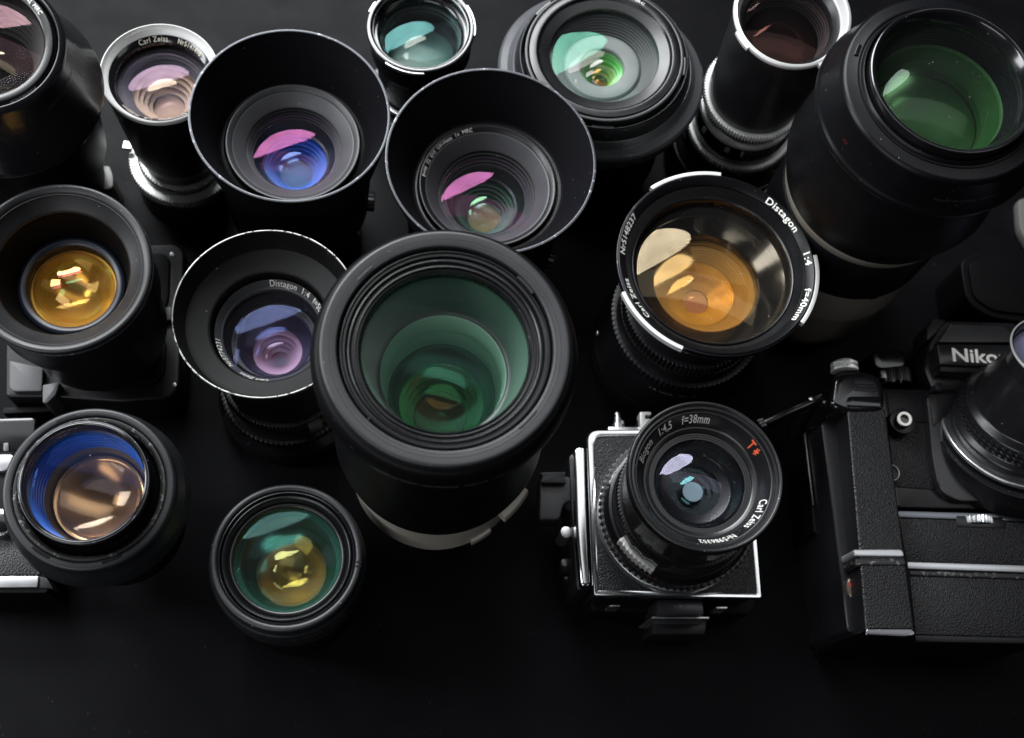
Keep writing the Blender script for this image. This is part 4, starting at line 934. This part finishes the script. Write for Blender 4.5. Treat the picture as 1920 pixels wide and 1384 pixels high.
glass('glass_bio2', (.3, .85, .8), (.85, .95, .95), k=3.0, rough=.04)
box_camera()

# ---- motor driven camera at the right
surf('lilac', (.42, .42, .52), .4, var=.2)
def motor_camera():
    T = Thing('camera', 'black reflex camera with a leather motor grip and white name lettering, right edge', 'camera', 1750, 1100)
    zb = 62
    T.prism('motor_drive', [(1682, 958), (1990, 968), (1998, 1201), (1716, 1196)], zb, 0, 'barrel_dark', bev=1, corner=0)
    T.prism('chrome_strip', [(1684, 958), (1992, 967), (1992, 979), (1686, 970)], zb+.9, zb-2, 'strip_chrome', bev=.3)
    T.prism('leather_band', [(1686, 972), (1992, 982), (1994, 1063), (1700, 1052)], zb+.5, zb-2, 'leather', bev=.3)
    T.prism('chrome_strip', [(1702, 1053.5), (1992, 1063), (1992, 1075), (1703, 1066)], zb+1.2, zb-2, 'alu_strip', bev=.3)
    T.prism('worn_trim', [(1706, 1070), (1992, 1078), (1992, 1088), (1707, 1079)], zb+.6, zb-2, 'brassed', bev=.3, label='trim strip with black paint worn to metal')
    T.prism('leather_band', [(1706, 1081), (1992, 1090), (1994, 1196), (1717, 1189)], zb+.5, zb-2, 'leather', bev=.3)
    T.prism('base_trim', [(1716, 1191), (1994, 1197), (1996, 1208), (1718, 1203)], zb+.3, zb-4, 'body_grey', bev=.5)
    # rewind wheel
    w = W(1835, 975, zb)-T.o
    bm = bmesh.new(); lathe_bm(bm, rounded([(0, 2.2), (11.5, 2.2), (11.5, -2.2), (0, -2.2)], .4, False), 30*8, False, lambda rr, z, a: (rr-(.9*(.5-.5*math.cos(30*a)) if rr > 9 else 0), z))
    bm.transform(Matrix.Translation((w[0]*S, (w[1])*S, (zb-7.0)*S)) @ Matrix.Rotation(math.pi/2, 4, 'X')); wh = finish('rewind_wheel', bm, 'satin_chrome', T.e)
    T.prism('wheel_well', [(1792, 966), (1880, 969), (1886, 991), (1794, 988)], zb+.95, zb-1, 'black_metal', bev=.5)
    # grip
    zg = 84
    grip = T.prism('grip', [(1588, 762), (1660, 766), (1716, 1188), (1624, 1192)], zg, 0, 'leather', bev=5, seg=5, corner=2)
    T.prism('grip_side', [(1540, 790), (1600, 775), (1636, 1190), (1590, 1186)], 66, 0, 'black_satin', bev=3, seg=3, corner=3)
    T.prism('grip_band', [(1600, 1030), (1692, 1030), (1697, 1044), (1602, 1043)], zg+.9, 10, 'alu_strip', bev=1.6, seg=3, corner=3)
    T.prism('grip_trim', [(1603, 1046), (1697, 1047), (1700, 1061), (1605, 1061)], zg+.6, 10, 'brassed', bev=1.4, seg=3, corner=3, label='trim strip with black paint worn to metal')
    T.prism('grip_cap', [(1624, 1177), (1712, 1177), (1720, 1192), (1700, 1197), (1622, 1193)], zg+.6, 6, 'brassed3', bev=2, seg=4, corner=4)
    head = T.prism('grip_head', [(1562, 708), (1580, 696), (1620, 694), (1648, 702), (1660, 726), (1662, 774), (1590, 776), (1556, 762)], zg+1, 6, 'black_gloss', bev=7, seg=6, corner=8, smooth=50)
    T.prism('head_window', [(1605, 711), (1638, 712), (1640, 721), (1603, 720)], zg+1.5, zg-2, 'body_grey', head, bev=.5)
    T.prism('head_window', [(1603, 725), (1646, 727), (1648, 734), (1602, 733)], zg+1.5, zg-2, 'body_grey', head, bev=.5)
    T.prism('head_panel', [(1588, 742), (1654, 742), (1657, 766), (1584, 764)], zg+1.6, zg-2, 'black_gloss', head, bev=2, corner=5)
    T.cyl_y('release_button', 1584, 697, 78, [(0, 6.4), (5.2, 6.4), (5.6, 5.6), (7.6, 5), (7.8, 3.2), (7.0, 2.8), (7.0, 2.4), (7.8, 2), (7.8, 0), (0, 0)], 'alu_white', gear=44, amp=.45)
    # battery check window on the grip side
    bm = bmesh.new(); lathe_bm(bm, rounded([(0, 1.2), (4.6, 1.2), (5.6, .6), (5.8, 0), (5.8, -3), (0, -3)], .4, False), 40, False)
    q = W(1596, 1103, 66)-T.o; bm.transform(Matrix.Translation((q[0]*S, q[1]*S, 66.6*S)) @ Matrix.Scale(.5, 4, (1, 0, 0)))
    bt = finish('battery_window', bm, 'window_bronze', T.e)
    T.prism('needle', [(1590, 1092), (1592, 1091), (1598, 1100), (1596, 1101)], 68.4, 68, 'letter_red', bt, bev=0)
    # cable arm with three pins
    arm = T.tube('cable_arm', [(1436, 792, 44), (1470, 775, 50), (1515, 755, 56), (1545, 742, 62), (1570, 735, 66)], [3.2, 3.6, 3.9, 5.5, 6.5], 'black_gloss')
    T.tube('cable_arm', [(1440, 797, 40), (1475, 783, 45), (1520, 764, 52), (1545, 752, 56)], [2.6, 2.8, 2.8, 3], 'black_gloss')
    for k in range(3):
        T.tube('contact_pin', [(1420+4*k, 789+5*k, 42), (1434+4*k, 785+5*k, 43)], .9, 'satin_chrome', arm)
    T.cyl('arm_screw', 1522, 747, 62, 1.6, 58, 'chrome')
    # camera back edge to the left of the grip
    T.prism('back_door', [(1508, 795), (1545, 790), (1570, 1010), (1526, 1000)], 38, 0, 'barrel_dark', bev=1.2, corner=2)
    T.prism('edge_trim', [(1508, 812), (1510.5, 812), (1527, 948), (1524, 948)], 40, 37, 'satin_chrome2', bev=.3)
    T.prism('door_catch', [(1555, 957), (1558, 957), (1560, 967), (1557, 967)], 42, 38, 'satin_chrome', bev=.3)
    # camera body proper
    T.prism('body', [(1650, 728), (1990, 735), (1996, 958), (1682, 952)], 60, 0, 'black_metal', bev=1, corner=3)
    T.prism('top_housing', [(1664, 735), (1735, 738), (1740, 792), (1668, 790)], 61, 50, 'body_grey', bev=1)
    T.prism('leather_front', [(1664, 792), (1740, 794), (1752, 918), (1678, 913)], 61, 55, 'leather', bev=.8)
    T.prism('mount_plate', [(1738, 742), (1990, 742), (1990, 940), (1792, 940), (1760, 915), (1748, 850)], 66, 40, 'black_gloss2', bev=1.4, seg=3, corner=[2, 2, 2, 12, 12, 6])
    T.prism('mount_shoulder', [(1742, 738), (1800, 738), (1778, 775), (1750, 800)], 67, 60, 'black_metal', bev=1)
    st = T.cyl('self_timer', 1693, 789, 70, 7.6, 55, 'black_satin')
    T.cyl('timer_button', 1697, 785, 76, 4.6, 60, 'black_gloss', st)
    T.cyl('white_ring', 1697, 785, 76.8, 4.2, 75, 'letter_white', st, rin=2.7)
    lv = T.cyl('rewind_lever', 1672, 886, 66, 4.8, 60, 'black_satin'); T.cyl('lever_ring', 1672, 886, 66.6, 4.9, 65, 'satin_chrome2', lv, rin=4.1)
    T.prism('lever_blade', [(1664, 846), (1667, 846), (1671, 868), (1668, 868)], 64, 60, 'satin_chrome2', bev=.3)
    T.cyl('front_screw', 1761, 725, 70, 2.6, 60, 'body_grey')
    # dials on the top side
    T.cyl_y('shutter_dial', 1682, 722, 46, [(0, 9), (9, 9), (9, 0), (0, 0)], 'black_satin', gear=36, amp=.5); T.cyl_y('dial_post', 1657, 712, 50, [(0, 5), (3, 5), (3, 0), (0, 0)], 'satin_chrome2')
    T.text('4  8  1', (1658, 714), (1690, 718), 7, 55.2, 'letter_dim')
    T.prism('winding_knob', [(1632, 655), (1700, 652), (1704, 690), (1640, 694)], 44, 5, 'black_gloss', bev=3, seg=3, corner=6)
    # prism
    T.prism('prism_housing', [(1768, 600), (1905, 604), (1960, 640), (1960, 735), (1752, 735), (1734, 690), (1742, 640)], 60, 0, 'black_metal', bev=3, seg=3, corner=3)
    T.prism('prism_front', [(1782, 607), (1880, 611), (1925, 642), (1758, 642)], 66, 55, 'body_grey2', bev=1.5)
    T.prism('prism_shoulder', [(1751, 597), (1776, 599), (1760, 620), (1738, 640), (1738, 615)], 62, 40, 'body_grey', bev=1.2)
    pl = T.prism('name_plate', [(1757, 645), (1950, 648), (1952, 690), (1762, 683)], 72, 55, 'black_gloss2', bev=1, corner=1)
    T.prism('plate_ledge', [(1762, 683), (1950, 690), (1950, 702), (1764, 697)], 69, 50, 'body_grey', bev=.8)
    T.text('Nikon', (1787, 677), (1893, 683), 25, 72, 'letter_white', pl, bold=.02)
    # mounted lens
    before = set(col.objects)
    t0 = W(1994, 662, 128); c0 = W(1920, 790, 76); b0 = t0+(c0-t0)*(128/52)
    L = sublens(T, 1994, 662, 99, 128, base=proj(b0))
    R, zt = L.R, L.len
    rm = L.fit_r(77, 148)
    L.ring('lens_mount', [(rm-9, 52), (rm+3, 52), (rm+3, 70), (rm-9, 71)], 'black_metal')
    L.ring('chrome_band', [(rm-5, 75.5), (rm-.6, 76), (rm, 75.4), (rm, 73.5), (rm-5, 73.5)], 'satin_chrome')
    L.ring('lens_barrel', [(rm-5, 66), (rm-5, 80), (rm-8, 83), (rm-8, 93), (rm-12, 96), (rm-13, 104), (R*.9, zt-14), (R-2, zt-6), (R-1, zt-1), (R-2, zt-1), (R-2.2, zt-9), (R-10, zt-20), (rm-20, 66)], 'black_gloss2', rad=.8)
    for z in (84, 87.2, 90.4):
        L.gear('focus_grip', rm-6.6, .8, 64, z+2.2, z, 'black_satin')
    L.gear('aperture_ring', rm+1.6, .7, 80, 70.6, 67, 'black_satin')
    L.ring('front_rim', [(R-1, zt), (R, zt-.3), (R, zt-1.4), (R-1, zt-1.2)], 'alu_white')
    L.elem('front_glass', R-2.5, zt-4, 2.4, 1, 'glass_white2')
    L.disc('aperture', R-2.5, zt-7, 'lilac')
    mount(L, T, before)
surf('strip_chrome', (.20, .21, .24), .3, metal=.7, var=.3)
surf('alu_strip', (.58, .59, .61), .3, metal=.75, var=.08)
surf('satin_chrome2', (.35, .35, .36), .3, metal=1)
surf('brassed3', (.14, .14, .15), .16, metal=1, var=.4, wear=.4, wearc=(.4, .4, .4))
surf('window_bronze', (.13, .10, .08), .2, metal=.3)
surf('body_grey2', (.012, .012, .013), .4)
glass('glass_white2', (.8, .85, 1), (.9, .9, 1), k=3, rough=.1)
motor_camera()

# ---- camera under the amber lens on the left
def left_camera():
    T = Thing('camera', 'dark grey camera with a wide lens of glowing amber glass, left edge', 'camera', 200, 700)
    T.prism('body', [(10, 470), (330, 455), (347, 470), (344, 560), (326, 600), (340, 640), (336, 725), (318, 748), (228, 754), (100, 745), (10, 745)], 34, 0, 'body_grey', bev=3, seg=4, corner=[3, 8, 4, 3, 3, 8, 8, 4, 2, 3, 3], smooth=50)
    T.prism('body_recess', [(150, 475), (305, 474), (318, 484), (316, 560), (296, 610), (312, 640), (308, 700), (290, 722), (150, 728)], 37, 20, 'barrel_dark', bev=1.5, seg=2, corner=5)
    T.prism('side_ridge', [(308, 575), (322, 574), (322, 600), (308, 602)], 39, 30, 'ring_grey', bev=1)
    T.prism('side_latch', [(332, 660), (341, 660), (341, 690), (332, 690)], 30, 16, 'satin_chrome2', bev=1, corner=2)
    T.prism('silver_corner', [(18, 676), (80, 690), (78, 733), (26, 734), (18, 726)], 40, 10, 'alu_grey', bev=1, corner=[1, 1, 1, 3, 3])
    T.prism('silver_corner', [(80, 722), (112, 716), (104, 740), (88, 756), (80, 755)], 42, 10, 'alu_grey', bev=1, corner=1)
    for x, y in ((322, 476), (334, 548), (326, 722)): T.cyl('screw', x, y, 34.5, 1.5, 30, 'satin_chrome2')
    T.prism('seam', [(322, 500), (324, 500), (323, 560), (321, 560)], 34.3, 33, 'pupil_black', bev=0)
    T.prism('base_rim', [(5, 764), (98, 760), (100, 772), (5, 776)], 22, 0, 'barrel_dark', bev=1)
    before = set(col.objects)
    L = sublens(T, 108, 503, 176, 158, base=(222, 668))
    m = L.m; R, zt = L.R, L.len; ri, zi = m(127, 512); r2, z2 = m(98, 537)
    L.ring('front_ring', [(R-1.4, zt), (R, zt-.6), (R+.2, zt-4), (R-1.5, zt-5.5), (R-4, zt-12), (ri, zt-14), (ri, zi-.6), (ri+1, zi+.4), (ri+7, zt-3), (R-5, zt-2.4), (R-3.5, zt-.8)], 'black_satin2', rad=.7)
    L.ring('rim_edge', [(R-.3, zt-3.4), (R+.5, zt-4), (R+.5, zt-5.4), (R-.9, zt-5.4)], 'rim_edge', rad=.2)
    L.ribs('ribbed_ring', (R-5, zt-2.1), (ri+7, zt-3.4), 5, 'black_satin2', d=.25)
    L.ring('lens_barrel', [(R-3, zt-6), (R-2, zt-16), (R-1, zt-40), (R-4, zt-44), (R-6, 60), (R-12, 52), (R-12, 34), (R-14, 34), (R-7, zt-18)], 'black_satin', rad=1.5)
    L.shell('inner_barrel', [(ri, zi-1), (ri-1, zi-8), (r2+1, z2-1)], 1, 'deep_black')
    L.ring('glass_seat', [(r2+1, z2), (r2-1, z2+1.2), (r2*.86, z2+.2), (r2*.84, z2-5), (r2+1, z2-5)], 'seat_blue', rad=.6)
    L.elem('front_glass', r2*.85, z2-2, 13, 3, 'glass_gold_dome')
    L.elem('inner_glass', r2*.74, z2-2, 9, 4, 'glass_pinkcrisp')
    L.elem('middle_glass', r2*.66, z2-7, -5, 3, 'glass_cream')
    L.elem('rear_glass', r2*.6, z2-9, 5, 2, 'glass_tealcrisp')
    L.bowl('glow_bowl', r2*.8, z2-6, 12, 'amber_glow')  # opaque bowl added under the dome to imitate its amber reflections
    mount(L, T, before)
surf('alu_grey', (.07, .07, .074), .4, metal=.3, var=.2)
surf('black_satin2', (.012, .012, .0135), .4, dust=.4, var=.35, bump=.08)
surf('seat_blue', (.010, .014, .025), .35)
glass('glass_gold_dome', (1, .72, .25), (1, .87, .58), k=6, rough=.015, base=.03)
left_camera()

# ---- camera under the blue lens, lower left
def blue_camera():
    T = Thing('camera', 'black and silver camera with a lens of deep blue glass, lower left', 'camera', 60, 1080)
    T.prism('body', [(-140, 870), (40, 868), (60, 900), (90, 1112), (-140, 1112)], 44, 0, 'barrel_dark', bev=1.5, corner=2)
    T.prism('leather_front', [(-140, 1000), (60, 1000), (75, 1078), (-140, 1078)], 45, 40, 'leather', bev=.4)
    T.prism('chrome_strip', [(-140, 1081), (72, 1080), (70, 1101), (-140, 1103)], 46, 30, 'satin_chrome3', bev=.6)
    T.prism('chrome_strip', [(70, 1080), (88, 1084), (100, 1104), (71, 1102)], 44.5, 30, 'body_grey', bev=.4, label='dark end of the strip')
    k = T.cyl('timer_knob', -2, 980, 52, 7.5, 44, 'satin_chrome', gear=30, amp=.4); T.cyl('knob_cap', -2, 980, 54, 5.4, 50, 'black_gloss', k)
    T.prism('top_plate', [(-140, 852), (26, 852), (24, 872), (8, 884), (-140, 884)], 48, 10, 'satin_chrome3', bev=1.5, corner=2)
    T.prism('finder_housing', [(-140, 786), (70, 780), (66, 820), (28, 852), (-140, 856)], 40, 0, 'black_gloss', bev=3, seg=3, corner=4)
    T.prism('finder_window', [(6, 830), (16, 830), (16, 846), (6, 846)], 41, 36, 'pupil_grey2', bev=.6)
    before = set(col.objects)
    L = sublens(T, 156, 905, 122, 152, base=(255, 1010))
    m = L.m; R, zt = L.R, L.len; rg, zg = m(112, 908); rf, zf = m(163, 918)
    L.ring('filter_ring', [(R-.9, zt), (R, zt-.4), (R, zt-14), (rg, zt-14), (rg, zg-.6), (rg+.4, zg), (R-1.8, zt-.6)], 'black_gloss', rad=.3)
    L.ring('filter_edge', [(R-.2, zt-.2), (R+.3, zt-.3), (R+.3, zt-.9), (R-.2, zt-.9)], 'rim_edge', rad=.1)
    rq = rf*.885; 
    hood = L.ring('lens_hood', [(rq, zf-1), (rq+.8, zf), (rf-1, zf), (rf, zf-1), (rf+.2, zf-8), (rf+3, zf-14), (rf+4.5, zf-24), (rf+2, zf-36), (rf-6, zf-36), (rq, zf-16)], 'hood_matte', rad=1)
    L.ring('worn_lip', [(rq-.2, zf-1), (rq-1.8, zf-1.2), (rq-3, zf-4), (rq-3, zf-12), (rq-.2, zf-12)], 'lip_worn', rad=.4, label='inner lip with worn paint')
    L.ring('front_barrel', [(R-.2, zf-4), (R+1, zf-6), (rq-3.2, zf-9), (rq-3.2, zf-16), (R-2, zf-16), (R-2, zt-13)], 'barrel_dark')
    for p in ((125, 787), (211, 1052), (70, 1045)):
        a = L.ang(*p, zf)[0]; L.ring('bayonet_slot', [(rq+1, zf+.15), (rq+2.2, zf+.15), (rq+2.2, zf-2), (rq+1, zf-2)], 'pupil_black', hood, seg=12, a0=a-.13, a1=a+.13, rad=0)
    L.ring('lens_barrel', [(rf-2, zf-34), (rf-1, zf-50), (rf-6, zf-56), (rf-6, 44), (rf-14, 44), (rf-14, zf-34)], 'barrel_dark', rad=1)
    r2, z2 = m(86, 930)
    L.elem('front_glass', rg, zg-2, 2.6, 1, 'glass_frontblue')
    L.ribs('inner_barrel', (rg, zg-3), (r2+3, z2-1), 7, 'blue_glow', d=.6)
    L.elem('inner_glass', r2+2.5, z2-2, 5, 1, 'glass_blueorange')
    L.shell('inner_baffle', [(r2+3, z2-2), (r2, z2-16)], 1, 'inner_brown')
    L.elem('middle_glass', r2-2, z2-3.5, 4, 1, 'glass_orange2')
    L.elem('rear_glass', r2-3, z2-6, -4, 2, 'glass_peachstreak')
    L.bowl('glow_bowl', r2-.5, z2-8, 7, 'orange_glow2')  # opaque bowl added to imitate orange reflections behind the blue glass
    mount(L, T, before)
surf('orange_glow2', (1, .58, .26), .2, metal=.55, var=.45)  # orange metal colour standing in for reflections inside the blue lens
surf('satin_chrome3', (.5, .5, .52), .35, metal=.9, var=.25)
surf('pupil_grey2', (.12, .12, .12), .3)
surf('pupil_mauve', (.10, .06, .05), .3)
surf('lip_worn', (.035, .034, .032), .3, metal=.3, wear=.42, wearc=(.2, .2, .19))
glass('glass_frontblue', (.12, .3, 1), (.90, .94, 1), k=1.2, rough=.03, dust=.5)
glass('glass_blueorange', (.70, .68, 1), (.97, .96, .99), k=1.1, rough=.03, dust=.5)
glass('glass_peachstreak', (1, .80, .58), (1, .97, .93), k=6, rough=.07)
glass('glass_orange2', (1, .7, .42), (1, .95, .88), k=2.2, rough=.05)
blue_camera()

# ---- dark camera body behind, right edge
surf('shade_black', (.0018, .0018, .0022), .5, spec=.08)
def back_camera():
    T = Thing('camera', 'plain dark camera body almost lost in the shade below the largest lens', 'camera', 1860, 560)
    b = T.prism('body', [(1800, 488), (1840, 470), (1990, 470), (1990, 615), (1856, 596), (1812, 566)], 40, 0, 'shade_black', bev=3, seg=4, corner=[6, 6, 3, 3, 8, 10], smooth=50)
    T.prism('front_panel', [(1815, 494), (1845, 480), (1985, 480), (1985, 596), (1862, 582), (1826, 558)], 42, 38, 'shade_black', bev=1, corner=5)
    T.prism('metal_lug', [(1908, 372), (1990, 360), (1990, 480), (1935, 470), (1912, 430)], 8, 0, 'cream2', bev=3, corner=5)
back_camera()

sc.render.engine = 'CYCLES'
sc.cycles.max_bounces = 10; sc.cycles.transparent_max_bounces = 40; sc.cycles.glossy_bounces = 5; sc.cycles.diffuse_bounces = 3
sc.cycles.caustics_reflective = False; sc.cycles.caustics_refractive = False
sc.cycles.sample_clamp_indirect = 4
